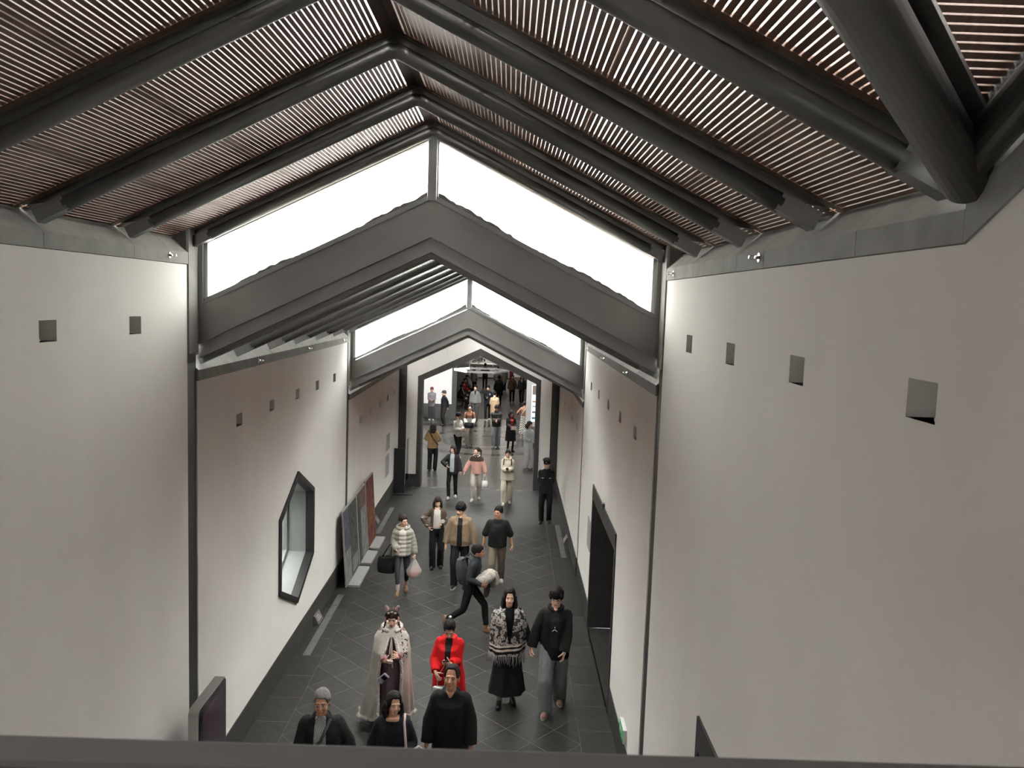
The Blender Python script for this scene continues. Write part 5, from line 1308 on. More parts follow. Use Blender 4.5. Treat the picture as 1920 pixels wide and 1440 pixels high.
MB_ = MB(); MB_.ell((0, -0.10, 1.37), (0.02, 0.015, 0.016)); MB_.cap((0.004, -0.11, 1.36), (0.01, -0.26, 1.15), 0.007, 0.011, 8); MB_.cap((0.01, -0.26, 1.15), (0.025, -0.30, 0.99), 0.011, 0.012, 8); MB_.cap((-0.004, -0.11, 1.36), (-0.02, -0.25, 1.17), 0.007, 0.009, 8)
P.part('ribbon_tie', MB_, cloth('ribbon', (0.42, 0.38, 0.33)))
P.split(o, 'embroidery', ramp_mat('cloth_embroidery', 'noise', [(0.0, (0.03, 0.03, 0.03)), (0.44, (0.50, 0.475, 0.43))], scale=26, detail=3), lambda x, y, z, nn: 0.12 < x < 0.235 and 1.02 < z < 1.32 and y < 0.02)
hh = P.hair('bun', H_BRN, vol=0.012, front=0.128, fringe=0.018)
for m in (-1, 1):
    mb = MB()
    p = P.HM @ Vector((m*0.085, 0.0, 0.05)); ctrl = [p, Vector((m*0.135, -0.07, 1.40)), Vector((m*0.165, -0.175, 1.20)), Vector((m*0.155, -0.265, 0.95))]
    for i in range(3):
        for j in range(5): q = ctrl[i].lerp(ctrl[i+1], j/5); rr_ = 0.019-0.0028*i; mb.ell(q, (rr_*(1.0 if j % 2 else 0.8),)*2+(rr_*1.2,), 8, 6)
    P.part('braid', remesh(mb, 0.007, 1), H_BRN)
    mb = MB(); mb.ell((m*0.075, 0.01, 0.225), (0.030, 0.014, 0.055), 12, 10, Matrix.Rotation(m*0.35, 3, 'Y')); mb.xform(P.HM); e1 = P.part('ear', mb, m_fur)
    mb = MB(); mb.ell((m*0.075, -0.004, 0.225), (0.019, 0.008, 0.042), 12, 10, Matrix.Rotation(m*0.35, 3, 'Y')); mb.xform(P.HM); P.part('ear_lining', mb, mat('ear_pink', (0.62, 0.30, 0.30), 0.8), parent=e1)
    mb = MB()
    for i in range(7): mb.ell((m*(0.088+0.004*(i % 2)), -0.02, 0.10-0.022*i), (0.012, 0.012, 0.011), 8, 6)
    mb.xform(P.HM); P.part('flower_tassel', mb, mat('ear_pink', (0.62, 0.30, 0.30)))
mb = MB(); mb.tube([(0.095*math.cos(a), 0.0+0.02*math.sin(a)-0.045*math.sin(a), 0.10+0.105*math.sin(a)) for a in [PI*i/16 for i in range(17)]], 0.013, 8); mb.xform(P.HM); hb = P.part('headband', mb, C_BLK)
for x, z in ((-0.05, 0.185), (0.0, 0.20), (0.05, 0.185)):
    mb = MB(); mb.ell((x, -0.062, z), (0.020, 0.010, 0.016), 10, 8); mb.ell((x+0.012, -0.066, z+0.006), (0.010, 0.008, 0.012), 8, 6); mb.xform(P.HM); P.part('headband_flower', mb, S_WHT, parent=hb)
phone(tuple(P.hand_at(-1, (0.0, 0.085, -0.03))), S_WHT, 'white phone held flat by the woman in the ivory cape', (1.3, 0.2, 0.2))
r = thing('phone_pouch', 'lilac phone pouch dangling in front of the ivory cape', 'pouch', tuple(P.W((-0.10, -0.37, 0.86)))); r.rotation_euler = (0.25, 0.75, 0)
MB().box((-0.045, -0.015, -0.085), (0.045, 0.015, 0.085)).build('case', mat('lilac', (0.45, 0.40, 0.52), 0.5), r, bevel=0.014); MB().box((-0.032, -0.019, 0.0), (0.032, -0.0155, 0.065)).build('window', S_BLK, r)

# ---- red coat
P = Person('woman in a bright red coat looking down at her phone', 0.20, 10.62, 1.60, rot=-4, fem=True, girth=1.05, lean=0.03, look=(0, 30), hands={1: (0.05, -0.30, 1.17, (0.8, (-0.6, 0.5, 0.6), (-0.75, -0.5, 0.2))), -1: (-0.15, -0.27, 1.02, (0.5, (0.8, 0, -0.5), (0.45, -0.6, -0.55)))}, skin='light')
o = P.top('coat', C_RED, hem=0.42, w=0.255, d=0.20, chest=0.190, sr=(0.074, 0.068, 0.062), collar=0.0, neck=0.078, disp=0.007, flare=1.06, sleeve=0.94)
P.front(o, 'top', C_BLK, 0.050, 0.018, 1.48, 0.62); P.collar(C_RED, r=0.085, z=1.425, t=0.020)
P.pants(C_BLK, r=(0.085, 0.058, 0.050)); P.shoes(S_BLK, 'flat'); P.hair('bun', H_BLK, vol=0.006, front=0.14)
mb = MB(); mb.ell((0, 0.10, 0.21), (0.022, 0.022, 0.012), 12, 8); mb.xform(P.HM); P.part('hair_tie', mb, S_WHT)
phone(tuple(P.hand_at(1, (0.0, 0.075, -0.03))), S_BLK, 'dark phone in the hands of the woman in red', (0.9, 0, 0.1))
t = bag('silver_handbag', 'small silver handbag hanging below the red coat sleeve', tuple(P.W((-0.07, -0.30, 0.84))), 0.24, 0.10, 0.17, mat('silver_leather', (0.42, 0.44, 0.42), 0.3, metal=0.5), handle=0)
b0 = Vector(t.location); MB().tube([P.W((-0.12, -0.30, 0.83))-b0, P.hand_at(-1, (0, 0.06, -0.02))-b0, P.hand_at(1, (0, 0.06, -0.02))-b0], 0.004, 6).build('cord', S_WHT, t); MB().tube([P.W((-0.02, -0.30, 0.83))-b0, P.hand_at(1, (0, 0.06, -0.02))-b0], 0.004, 6).build('cord', S_WHT, t)

# ---- couple on the right
P = Person('woman with long black hair in a patterned black and white shawl', 0.98, 11.50, 1.69, rot=2, fem=True, hip=0.925, look=(3, -6), hands={1: (0.36, -0.08, 0.80, (0.7, (-1, 0, 0))), -1: (-0.20, -0.06, 0.95)}, skin='light', feet=((-0.10, -0.07), (0.09, 0.06)), lift=(0, 0.0))
P.top('sweater', C_BLK, hem=0.85, w=0.155, d=0.115, chest=0.165, collar=0.0, neck=0.075, sr=(0.046, 0.048, 0.046)); P.skirt(C_BLK, top=1.05, hem=0.19, wt=0.155, wb=0.27, d=0.92, folds=(0.05, 7))
mb = MB(); n = 60
mb.loft([(Vector((-0.015, -0.02, 0.80)), 0.245, 0.20, 0.06, 6), (Vector((-0.01, -0.02, 0.84)), 0.248, 0.20, 0.06, 6), (Vector((0, -0.015, 1.05)), 0.255, 0.185, 0.04, 6), (Vector((0, -0.01, 1.22)), 0.268, 0.175, 0.02, 6), (Vector((0, 0.0, 1.33)), 0.248, 0.15), (Vector((0, 0.005, 1.40)), 0.218, 0.125), (Vector((0, 0.01, 1.45)), 0.12, 0.09)], n)
o = P.part('shawl', remesh(mb, 0.011, 2, disp=0.009, dscale=7, seed=4), C_SHAWL)
cut = P.split(o, 'shawl_gap', C_BLK, lambda x, y, z, nn: z > 0.98 and y < -0.05 and abs(x-0.01) < 0.012+0.055*max(0, min(1, (z-0.98)/0.4)) and nn.y < -0.2)
if cut: bpy.data.objects.remove(cut)
for z0, mm in ((0.855, C_BLK), (0.90, C_IVO), (0.915, C_BLK), (0.955, C_IVO)):
    P.split(o, 'shawl_stripe', mm, lambda x, y, z, nn, z0=z0: z0-0.02 < z-0.25*x*0.35 < z0+(0.018 if mm is C_BLK else 0.006))
mb = MB(); random.seed(3)
for i in range(64):
    a = 2*PI*i/64; x = -0.015+0.243*math.cos(a)*(1+.06*math.cos(6*a)); y = -0.02+0.198*math.sin(a)*(1+.06*math.cos(6*a)); L = random.uniform(0.11, 0.18)
    mb.tube([(x, y, 0.815), (x*1.02+random.uniform(-.01, .01), y*1.02, 0.815-L*0.5), (x*1.03+random.uniform(-.02, .02), y*1.03, 0.815-L)], [0.005, 0.004, 0.003], 5)
fo = P.part('fringe', mb, C_LGR); fo['kind'] = 'stuff'
P.hair('long', H_BLK, vol=0.012, front=0.142, length=0.20); P.shoes(S_BLK, 'flat')
for m in (-1, 1): mb = MB(); mb.cap(P.ank[m]+Vector((0, 0, -0.02)), P.ank[m]+Vector((0, 0, 0.07)), 0.038, 0.040, 12); P.part('sock', mb, S_WHT)
mb = MB(); mb.ell((0.076*1.0, 0.0, 0.045), (0.007, 0.008, 0.008), 8, 6); mb.xform(P.HM); P.part('earphone', mb, S_WHT)
hs = P.hand_at(1, (0, 0.05, 0))
P = Person('young man with tousled black hair and glasses, black jacket and pale jeans', 1.64, 11.40, 1.79, rot=-5, girth=1.03, look=(-2, 4), hands={-1: (-0.33, -0.06, 0.78, (0.8, (1, 0, 0))), 1: (0.13, -0.20, 0.82, (0.45, (-1, 0.3, 0)))}, skin='light', feet=fwd(0.20), lift=(0.0, 0.0))
o = P.top('jacket', C_BLK, hem=0.76, w=0.215, d=0.15, chest=0.21, sr=(0.084, 0.076, 0.066), collar=0.03, neck=0.078, disp=0.009, shx=1.12)
P.split(o, 'neckline', P.skin, lambda x, y, z, n: z > 1.40 and abs(x) < (z-1.40)*0.6+0.01 and y < 0.0)
P.front(o, 'sweatshirt', C_BLK2, 0.045, 0.055, 1.43, 0.95)
P.collar(C_BLK, r=0.088, z=1.43, t=0.024, h=0.05); P.pants(C_JEAN, r=(0.112, 0.098, 0.092), hem=0.03, disp=0.012); P.shoes(S_PINK, 'sneaker', S_SOLE); P.hair('mop', H_BLK, vol=0.018, front=0.125, fringe=0.02); P.glasses()
mb = MB(); c = Vector((0.0, -0.172, 1.18))
for a in (PI/2, PI*7/6, PI*11/6): mb.tube([c, c+Vector((0.04*math.cos(a), -0.008, 0.045*math.sin(a)))], 0.0045, 6)
P.part('pendant', mb, m_chrome)

# ---- man crossing with a coat over his arm
P = Person('person striding to the right with a dark backpack and a pale coat over the arm', 0.32, 14.12, 1.62, rot=78, lean=0.22, look=(8, 2), hands={-1: (-0.16, -0.24, 1.02, (0.9, (1, 0, 0.2))), 1: (0.16, -0.24, 1.02, (0.9, (-1, 0, 0.2)))}, skin='tan', feet=((-0.07, 0.40), (0.07, -0.34)), lift=(0.10, 0))
P.top('jacket', cloth('slate_jacket', (0.030, 0.034, 0.040)), hem=0.86, w=0.175, d=0.135, sr=(0.066, 0.058, 0.048), collar=0.05); P.pants(C_BLK, r=(0.090, 0.066, 0.055), hem=0.10); P.shoes(S_TAN, 'boot', S_TAN); P.hair('short', H_BLK, vol=0.014, front=0.135, fringe=0.01)
r = thing('backpack', 'dark grey backpack on the striding person', 'backpack', tuple(P.W((0, 0.16, 1.15)))); r.rotation_euler = (-0.2, 0, math.radians(78))
mb = MB(); mb.loft([(Vector((0, 0, -0.24)), 0.13, 0.08), (Vector((0, 0.02, -0.15)), 0.16, 0.11), (Vector((0, 0.01, 0.08)), 0.15, 0.095), (Vector((0, 0, 0.2)), 0.11, 0.06)], 24); link('body', remesh(mb, 0.012, 2, disp=0.006), C_CHAR, r)
for m in (-1, 1): MB().tube([(m*0.09, -0.04, 0.18), (m*0.10, -0.16, 0.24), (m*0.10, -0.27, 0.10), (m*0.11, -0.2, -0.1), (m*0.10, -0.03, -0.2)], 0.014, 8).build('strap', C_CHAR, r, smooth=True)
r = thing('folded_coat', 'bundled pale coat carried over the arm of the striding person', 'coat', tuple(P.W((0.10, -0.30, 1.00)))); r.rotation_euler = (0, 0, math.radians(78))
mb = MB(); mb.ell((0, -0.03, 0.04), (0.20, 0.13, 0.12)); mb.ell((0.08, -0.08, -0.06), (0.13, 0.10, 0.13)); mb.ell((-0.16, 0.08, 0.0), (0.12, 0.14, 0.10)); mb.ell((0.12, 0.14, -0.04), (0.09, 0.16, 0.08)); link('coat_body', remesh(mb, 0.012, 1, disp=0.026, dscale=11), cloth('bundle_cream', (0.42, 0.39, 0.34)), r)
mb = MB(); mb.cap((0.06, 0.02, -0.12), (0.08, 0.04, -0.34), 0.07, 0.05); mb.cap((-0.04, 0.0, -0.1), (-0.02, 0.03, -0.30), 0.06, 0.04); link('lining', remesh(mb, 0.012, 1, disp=0.012, dscale=12), mat('lining_mauve', (0.16, 0.13, 0.14), 0.5, var=0.2, scale=12), r)

# ---- group behind
P = Person('woman in a pale grey puffer jacket and white fleece with tan boots', -1.10, 15.92, 1.57, rot=6, fem=True, girth=1.08, look=(38, 2), hands={-1: (-0.13, -0.25, 1.03, (0.8, (0.9, 0, 0.3))), 1: (0.27, -0.08, 0.82, (1.0, (-1, 0, 0)))}, skin='light', feet=fwd(0.16), lift=(0, 0.0))
o = P.top('puffer_jacket', C_GRYP, hem=0.84, w=0.205, d=0.155, chest=0.205, sr=(0.080, 0.074, 0.066), collar=0.0, neck=0.09, puff=0.016, disp=0.006); P.front(o, 'fleece', C_IVO, 0.07, 0.075, 1.5, 0.80); P.hood(C_GRYP, r=0.118); P.collar(C_IVO, r=0.082, z=1.42, t=0.018)
P.pants(cloth('leggings', (0.055, 0.058, 0.066)), r=(0.086, 0.058, 0.044), hem=0.20, disp=0.003); P.shoes(S_TAN, 'boot', S_TAN); P.hair('bun', H_BRN, vol=0.010, front=0.135, fringe=0.012)
for m in (-1, 1): mb = MB(); mb.cap(P.ank[m]+Vector((0, 0, 0.03)), P.ank[m]+Vector((0, 0, 0.13)), 0.041, 0.043, 12); P.part('sock', mb, S_WHT)
t = bag('tote_bag', 'black shoulder bag hanging at the side of the grey puffer jacket', tuple(P.W((-0.33, -0.02, 0.80))), 0.34, 0.16, 0.33, C_BLK, handle=0.0, soft=0.02)
b0 = Vector(t.location); MB().tube([Vector((-0.08, 0, -0.01)), P.W((-0.27, -0.08, 1.06))-b0, P.W((-0.22, -0.12, 1.10))-b0, Vector((0.08, 0, -0.01))], 0.011, 8).build('strap', C_BLK, t, smooth=True)
r = thing('plastic_bag', 'clear plastic bag of oranges held by the woman in the puffer jacket', 'bag', tuple(P.hand_at(1, (0, 0.06, -0.02))))
mb = MB(); mb.loft([(Vector((0, 0, -0.42)), 0.06, 0.05), (Vector((0, 0, -0.38)), 0.13, 0.10, .04, 7), (Vector((0, 0, -0.28)), 0.15, 0.11, .05, 7), (Vector((0, 0, -0.16)), 0.085, 0.06, .08, 7), (Vector((0, 0, -0.06)), 0.03, 0.025, .1, 7), (Vector((0, 0, 0.01)), 0.02, 0.02)], 42)
m_film = mat('plastic_film', (0.75, 0.75, 0.75), 0.2)
N_ = m_film.node_tree; _b = N_.nodes['Principled BSDF']; _t = N_.nodes.new('ShaderNodeBsdfTransparent'); _x = N_.nodes.new('ShaderNodeMixShader'); _x.inputs[0].default_value = 0.42; N_.links.new(_t.outputs[0], _x.inputs[1]); N_.links.new(_b.outputs[0], _x.inputs[2]); N_.links.new(_x.outputs[0], N_.nodes['Material Output'].inputs[0])
mb.build('film', m_film, r, smooth=True)
random.seed(8); m_org = mat('orange_peel', (0.62, 0.16, 0.03), 0.5); m_orr = mat('red_peel', (0.45, 0.06, 0.03), 0.5)
for i, (x, y, z) in enumerate(((-0.07, 0, -0.33), (0.05, -0.02, -0.35), (0.0, 0.04, -0.28), (-0.02, -0.05, -0.37), (0.08, 0.03, -0.30))):
    f = MB().ell((x, y, z), (0.037, 0.037, 0.034), 14, 10).build('orange', m_org if i % 2 == 0 else m_orr, None, smooth=True); f.location = r.location; tag(f, ['orange at the left side of the clear plastic bag', 'reddish fruit at the lower right of the clear plastic bag', 'topmost orange at the back of the clear plastic bag', 'lowest reddish fruit at the front of the clear plastic bag', 'orange at the right side of the clear plastic bag'][i], 'fruit', 'fruit in the plastic bag')

P = Person('long-haired woman in a brown striped jacket and white top, hand on hip', -0.56, 17.48, 1.56, rot=2, fem=True, look=(4, 8), hands={-1: (-0.19, -0.08, 1.00, (0.8, (1, 0, 0)), (-1, 0.35, 0)), 1: (0.10, -0.21, 1.10, (0.9, (-0.5, 0.6, 0.4)))}, skin='light', feet=fwd(0.05), lod=0)
o = P.top('jacket', cloth('mocha', (0.085, 0.058, 0.042)), hem=0.97, w=0.178, d=0.13, chest=0.185, sr=(0.070, 0.062, 0.054), collar=0.03, neck=0.076)
P.split(o, 'neckline', P.skin, lambda x, y, z, n: z > 1.395 and abs(x) < (z-1.395)*0.9+0.012 and y < 0.0)
P.front(o, 'white_top', C_WHT, 0.075, 0.095, 1.42, 0.9)
P.collar(C_IVO, r=0.082, z=1.425, t=0.014)
P.split(o, 'sleeve_stripe', C_IVO, lambda x, y, z, n: abs(x) > 0.20 and (1.20 < z < 1.22 or 1.235 < z < 1.25 or 1.05 < z < 1.065))
P.pants(C_BLK, r=(0.096, 0.082, 0.080), hem=0.03, waist=1.06); P.shoes(S_BLK, 'sneaker'); P.hair('long', H_BRN, vol=0.010, front=0.14, fringe=0.02, length=0.13)
r = thing('white_badge', 'round white badge held up at the chest of the woman in the striped jacket', 'badge', tuple(P.W((0.135, -0.245, 1.19)))); MB().tube([(0, 0.004, 0), (0, -0.004, 0)], 0.042, 20).build('disc', S_WHT, r); MB().tube([(0, -0.0041, 0), (0, -0.006, 0)], 0.03, 20).build('face', C_IVO, r)
P = Person('man in a tan jacket and black shirt with tousled black hair, looking down', 0.00, 16.42, 1.72, rot=-4, girth=1.05, look=(-24, 12), hands={-1: (-0.30, -0.04, 0.80), 1: (0.30, -0.02, 0.82)}, skin='mid', shoulders=1.1, feet=fwd(0.16))
o = P.top('jacket', C_TAN, hem=0.86, w=0.225, d=0.15, chest=0.222, sr=(0.088, 0.078, 0.066), collar=0.0, neck=0.08, disp=0.008, shx=1.15)
P.split(o, 'neckline', P.skin, lambda x, y, z, n: z > 1.395 and abs(x) < (z-1.395)*0.7 and y < 0.0)
P.front(o, 'shirt', C_BLK, 0.045, 0.050, 1.42, 0.5)
P.collar(C_TAN, r=0.085, z=1.43, t=0.020)
for m in (-1, 1): mb = MB().box((m*0.12-0.055, -0.166, 0.955), (m*0.12+0.055, -0.150, 1.03)); P.part('pocket_flap', mb, C_TAN, smooth=False)
P.pants(C_BLK, r=(0.098, 0.078, 0.072)); P.shoes(S_BLK, 'sneaker', S_SOLE); P.hair('mop', H_BLK, vol=0.020, front=0.13, fringe=0.02)
P = Person('stout man in a black long-sleeved top and khaki trousers with white sneakers', 0.75, 16.56, 1.64, rot=-4, girth=1.22, look=(-22, -2), hands={-1: (-0.30, -0.05, 0.88, (0.8, (1, 0, 0))), 1: (0.32, 0.0, 0.86, (0.8, (-1, 0, 0)))}, skin='tan', feet=fwd(0.20), shoulders=1.12, jaw=1.12)
P.top('pullover', C_BLK, hem=0.86, w=0.185, d=0.15, chest=0.190, sr=(0.085, 0.078, 0.070), sleeve=0.12, collar=0.0, neck=0.072, disp=0.005, shx=1.1); P.pants(C_KHA, r=(0.092, 0.080, 0.062), hem=0.06, disp=0.011); P.shoes(S_WHT, 'sneaker', S_SOLE); P.hair('crop', H_BLK, vol=0.012, front=0.13)

# ---- row of three women
P = Person('woman with a brown bob in a black jacket over a pale blue-grey top', -0.67, 23.9, 1.55, rot=-6, fem=True, look=(-30, 0), hands={-1: (-0.15, -0.22, 1.08, (0.6, (0.9, 0, 0.4)), (-1, 0.4, -0.3)), 1: (0.27, -0.04, 0.84)}, skin='light', feet=fwd(0.16), lod=1)
o = P.top('jacket', C_BLK2, hem=0.78, w=0.205, d=0.14, chest=0.20, sr=(0.080, 0.074, 0.066), collar=0.0, neck=0.07); P.front(o, 'tee', cloth('ice_grey', (0.36, 0.40, 0.43)), 0.06, 0.075, 1.45, 0.88); P.pants(C_BLK, r=(0.094, 0.066, 0.058)); P.shoes(S_WHT, 'sneaker'); P.hair('bob', H_BRN, vol=0.010, front=0.14, fringe=0.012)
P = Person('woman in a pink fleece with a dark brown yoke and cream trousers', 0.03, 23.75, 1.55, rot=-4, fem=True, look=(-38, 0), hands={-1: (-0.36, -0.10, 0.92, (0.6, (1, 0, 0))), 1: (0.30, -0.10, 0.88, (1.0, (-1, 0, 0)))}, skin='light', feet=fwd(0.17), lod=1)
o = P.top('fleece', C_PNK, hem=0.86, w=0.200, d=0.145, chest=0.205, sr=(0.085, 0.078, 0.062), collar=0.03, neck=0.078); P.split(o, 'yoke', C_DBR, lambda x, y, z, n: z-P.dz > 1.27 and abs(x) < 0.23); P.front(o, 'zip_placket', C_IVO, 0.030, 0.012, 1.5, 1.25); P.collar(C_IVO, r=0.085, z=1.43, t=0.022)
P.pants(cloth('cream_trousers', (0.42, 0.38, 0.33)), r=(0.102, 0.084, 0.068), hem=0.07, disp=0.012); P.shoes(S_WHT, 'sneaker'); P.hair('pony', H_BRN, vol=0.006, front=0.14, length=0.10)
bag('handbag', 'small white handbag swinging from the hand of the woman in pink', tuple(P.hand_at(1, (0, 0.05, -0.02))+Vector((0, 0, -0.17))), 0.18, 0.09, 0.19, S_WHT, handle=0.17, soft=0.004)
P = Person('woman in a cream jacket and cream trousers looking at her phone', 0.93, 23.4, 1.57, rot=-2, fem=True, girth=1.08, look=(0, 16), hands={-1: (-0.05, -0.26, 1.10, (0.8, (0.8, 0.2, 0.5), (0.6, -0.7, 0.3))), 1: (0.05, -0.26, 1.10, (0.8, (-0.8, 0.2, 0.5), (-0.6, -0.7, 0.3)))}, skin='mid', feet=fwd(0.14), lod=1)
o = P.top('jacket', C_CRM, hem=0.76, w=0.215, d=0.155, chest=0.205, sr=(0.084, 0.078, 0.066), collar=0.0, neck=0.08, disp=0.008, flare=1.04); P.hood(C_CRM, r=0.10); P.pants(C_CRM, r=(0.100, 0.090, 0.088), hem=0.035, disp=0.012); P.shoes(S_WHT, 'sneaker'); P.hair('bun', H_BLK, vol=0.005, front=0.14)
for m in (-1, 1): mb = MB(); mb.tube([(m*0.11, -0.02, 1.42), (m*0.115, -0.115, 1.38), (m*0.125, -0.158, 1.24)], 0.014, 8); P.part('rucksack_strap', mb, C_BLK)
phone(tuple(P.W((0, -0.335, 1.15))), S_BLK, 'phone in the hands of the woman in the cream jacket', (0.9, 0, 0))
P = Person('security guard in a black uniform with cap and pale blue mask by the right wall', 1.95, 21.45, 1.69, rot=-4, girth=1.06, look=(-4, 14), hands={-1: (-0.10, 0.14, 0.90), 1: (0.10, 0.14, 0.90)}, skin='mid', feet=((-0.10, -0.05), (0.10, 0.05)), lod=1)
o = P.top('uniform_jacket', C_BLK, hem=0.80, w=0.19, d=0.135, chest=0.198, sr=(0.072, 0.064, 0.054), collar=0.03, neck=0.074); P.pants(C_BLK, r=(0.098, 0.076, 0.068)); P.shoes(S_BLK, 'flat'); P.hair('crop', H_BLK, vol=0.004)
mb = MB(); mb.loft([(Vector((0, 0.017, 0.13)), 0.088, 0.108), (Vector((0, 0.017, 0.165)), 0.088, 0.108), (Vector((0, 0.012, 0.19)), 0.108, 0.124), (Vector((0, 0.012, 0.21)), 0.10, 0.118)], 28); mb.xform(P.HM); cp = P.part('cap', mb, C_BLK)
mb = MB(); mb.ell((0, -0.11, 0.132), (0.062, 0.05, 0.008), 16, 8); mb.xform(P.HM); P.part('cap_peak', mb, S_BLK, parent=cp)
mb = MB(); mb.ell((0, -0.118, 0.175), (0.014, 0.006, 0.014), 8, 6); mb.xform(P.HM); P.part('cap_badge', mb, m_silver, parent=cp)
mb = MB(); mb.ell((0, -0.062, 0.012), (0.058, 0.056, 0.040), 16, 12); mb.xform(P.HM); P.part('face_mask', mb, cloth('mask_blue', (0.16, 0.21, 0.25)))
for m in (-1, 1):
    mb = MB().box((m*0.095-0.028, -0.145, 1.225), (m*0.095+0.028, -0.132, 1.24)); P.part('name_tape', mb, C_LGR, smooth=False)
    mb = MB().box((m*0.13-0.022, -0.02, 1.405), (m*0.13+0.022, 0.03, 1.418)); P.part('shoulder_mark', mb, C_LGR, smooth=False)

# ---- lobby
P = Person('woman seen from behind in an ochre jacket and dark cap with long hair', -1.60, 27.66, 1.64, rot=176, fem=True, look=(10, 4), skin='light', feet=fwd(0.06), lod=1, hands={-1: (-0.17, -0.2, 1.05), 1: (0.17, -0.2, 1.05)})
P.top('jacket', C_YEL, hem=0.80, w=0.205, d=0.145, chest=0.205, sr=(0.084, 0.078, 0.064), collar=0.03); P.pants(C_BLK2, r=(0.100, 0.080, 0.076)); P.shoes(S_BLK, 'sneaker'); P.hair('long', H_BRN, vol=0.010, length=0.20)
mb = MB(); mb.ell((0, 0.017, 0.135), (0.092, 0.112, 0.085), 20, 12); mb.ell((0, -0.12, 0.125), (0.06, 0.06, 0.010), 14, 8); mb.xform(P.HM); P.part('cap', mb, C_DGR)
mb = MB(); mb.tube([(0.15, 0.06, 1.43), (0.02, 0.165, 1.25), (-0.15, 0.155, 1.0), (-0.20, 0.05, 0.92)], 0.018, 8); P.part('bag_strap', mb, C_DBR)
P = Person('man in a mauve checked jacket and brown beanie against the bright lobby wall', -2.72, 39.2, 1.58, rot=0, lod=1, look=(0, 12), hands={-1: (-0.06, -0.24, 1.06), 1: (0.06, -0.24, 1.06)}, skin='tan')
P.top('jacket', C_SHADOWP, hem=0.72, w=0.205, d=0.145, chest=0.205, sr=(0.080, 0.072, 0.06), collar=0.03); P.pants(C_CHAR); P.shoes(S_SOLE); mb = MB(); mb.ell((0, 0.015, 0.13), (0.088, 0.106, 0.088), 20, 12); mb.xform(P.HM); P.part('beanie', mb, cloth('maroon', (0.10, 0.045, 0.04)))
P = Person('man in dark clothes and grey cap facing left beside the bright lobby wall', -2.02, 37.7, 1.60, rot=-62, lod=1, look=(0, 8), skin='mid', hands={-1: (-0.1, 0.15, 0.9), 1: (0.1, 0.15, 0.9)})
P.top('jacket', C_NAVY, hem=0.78, w=0.20, d=0.15, chest=0.20, collar=0.04); P.pants(C_BLK2, r=(0.105, 0.088, 0.08)); P.shoes(S_BLK); P.hair('crop', H_DGR); mb = MB(); mb.ell((0, 0.01, 0.15), (0.090, 0.115, 0.065), 20, 12); mb.ell((0, -0.11, 0.128), (0.06, 0.06, 0.010), 14, 8); mb.xform(P.HM); P.part('cap', mb, C_CHAR)
P = Person('young man in a white jacket looking at his phone, turned to the right', -0.90, 29.9, 1.68, rot=48, lod=1, look=(8, 14), skin='mid', hands={-1: (-0.08, -0.26, 1.10), 1: (0.08, -0.26, 1.10)}, feet=fwd(0.08))
P.top('jacket', cloth('off_white_jacket', (0.55, 0.53, 0.47)), hem=0.84, w=0.205, d=0.15, chest=0.205, sr=(0.085, 0.076, 0.064), collar=0.04); P.pants(C_BLK); P.shoes(S_WHT); P.hair('short', H_BLK, vol=0.014, fringe=0.012)
P = Person('man in a rust and white sweater with rucksack straps, head raised', -0.60, 32.55, 1.64, rot=0, lod=1, look=(-4, -18), skin='mid', hands={-1: (-0.14, -0.22, 0.98), 1: (0.14, -0.22, 0.98)}, feet=fwd(0.12))
o = P.top('sweater', C_RUST, hem=0.84, w=0.195, d=0.145, chest=0.20, sr=(0.08, 0.074, 0.064), collar=0.02); P.split(o, 'white_hem', C_WHT, lambda x, y, z, n: z < 1.16)
P.pants(cloth('oat', (0.36, 0.33, 0.28)), r=(0.10, 0.088, 0.078)); P.shoes(S_BLK, 'sneaker', S_SOLE); P.hair('short', H_BLK, vol=0.012)
for m in (-1, 1): mb = MB(); mb.tube([(m*0.11, 0.0, 1.43), (m*0.12, -0.115, 1.37), (m*0.13, -0.15, 1.15)], 0.018, 8); P.part('rucksack_strap', mb, C_BLK)
bag('shoulder_bag', 'black bag held in front of the rust and white sweater', tuple(P.W((0, -0.30, 1.02))), 0.36, 0.14, 0.22, C_BLK, handle=0, soft=0.015)
P = Person('man in a light grey zip jacket and dark trousers at the hall opening', -0.68, 39.6, 1.69, rot=0, lod=2, look=(-15, 0), skin='light')
o = P.top('jacket', C_GRY, hem=0.84, w=0.215, d=0.15, chest=0.215, sr=(0.08, 0.072, 0.06), collar=0.04); P.front(o, 'shirt', C_BLK, 0.03, 0.0, 1.5, 1.25); P.pants(C_DGR); P.shoes(S_BLK); P.hair('crop', H_BLK, vol=0.01)
P = Person('man in a black jacket with white badges and white sneakers at the hall opening', -0.08, 39.95, 1.67, rot=0, lod=2, look=(-10, 10), skin='light', hands={-1: (-0.05, -0.22, 1.12), 1: (0.22, -0.10, 0.92)}, feet=fwd(0.14))
o = P.top('jacket', C_NAVY, hem=0.80, w=0.20, d=0.145, chest=0.21, sr=(0.08, 0.072, 0.06), collar=0.04); P.split(o, 'badge', C_WHT, lambda x, y, z, n: y < -0.08 and 1.24 < z < 1.32 and 0.06 < x < 0.14); P.pants(C_BLK); P.shoes(S_WHT, 'sneaker'); P.hair('short', H_BLK, vol=0.014)
P = Person('person seen from behind in a beige overshirt in the middle of the lobby', 0.28, 37.9, 1.61, rot=180, lod=2, look=(0, 20), skin='light', hands={-1: (-0.1, -0.22, 1.1), 1: (0.1, -0.22, 1.1)})
P.top('overshirt', C_BEI, hem=0.62, w=0.225, d=0.16, chest=0.22, sr=(0.08, 0.075, 0.066), collar=0.03); P.pants(C_BEI); P.shoes(S_WHT); P.hair('short', H_BLK)
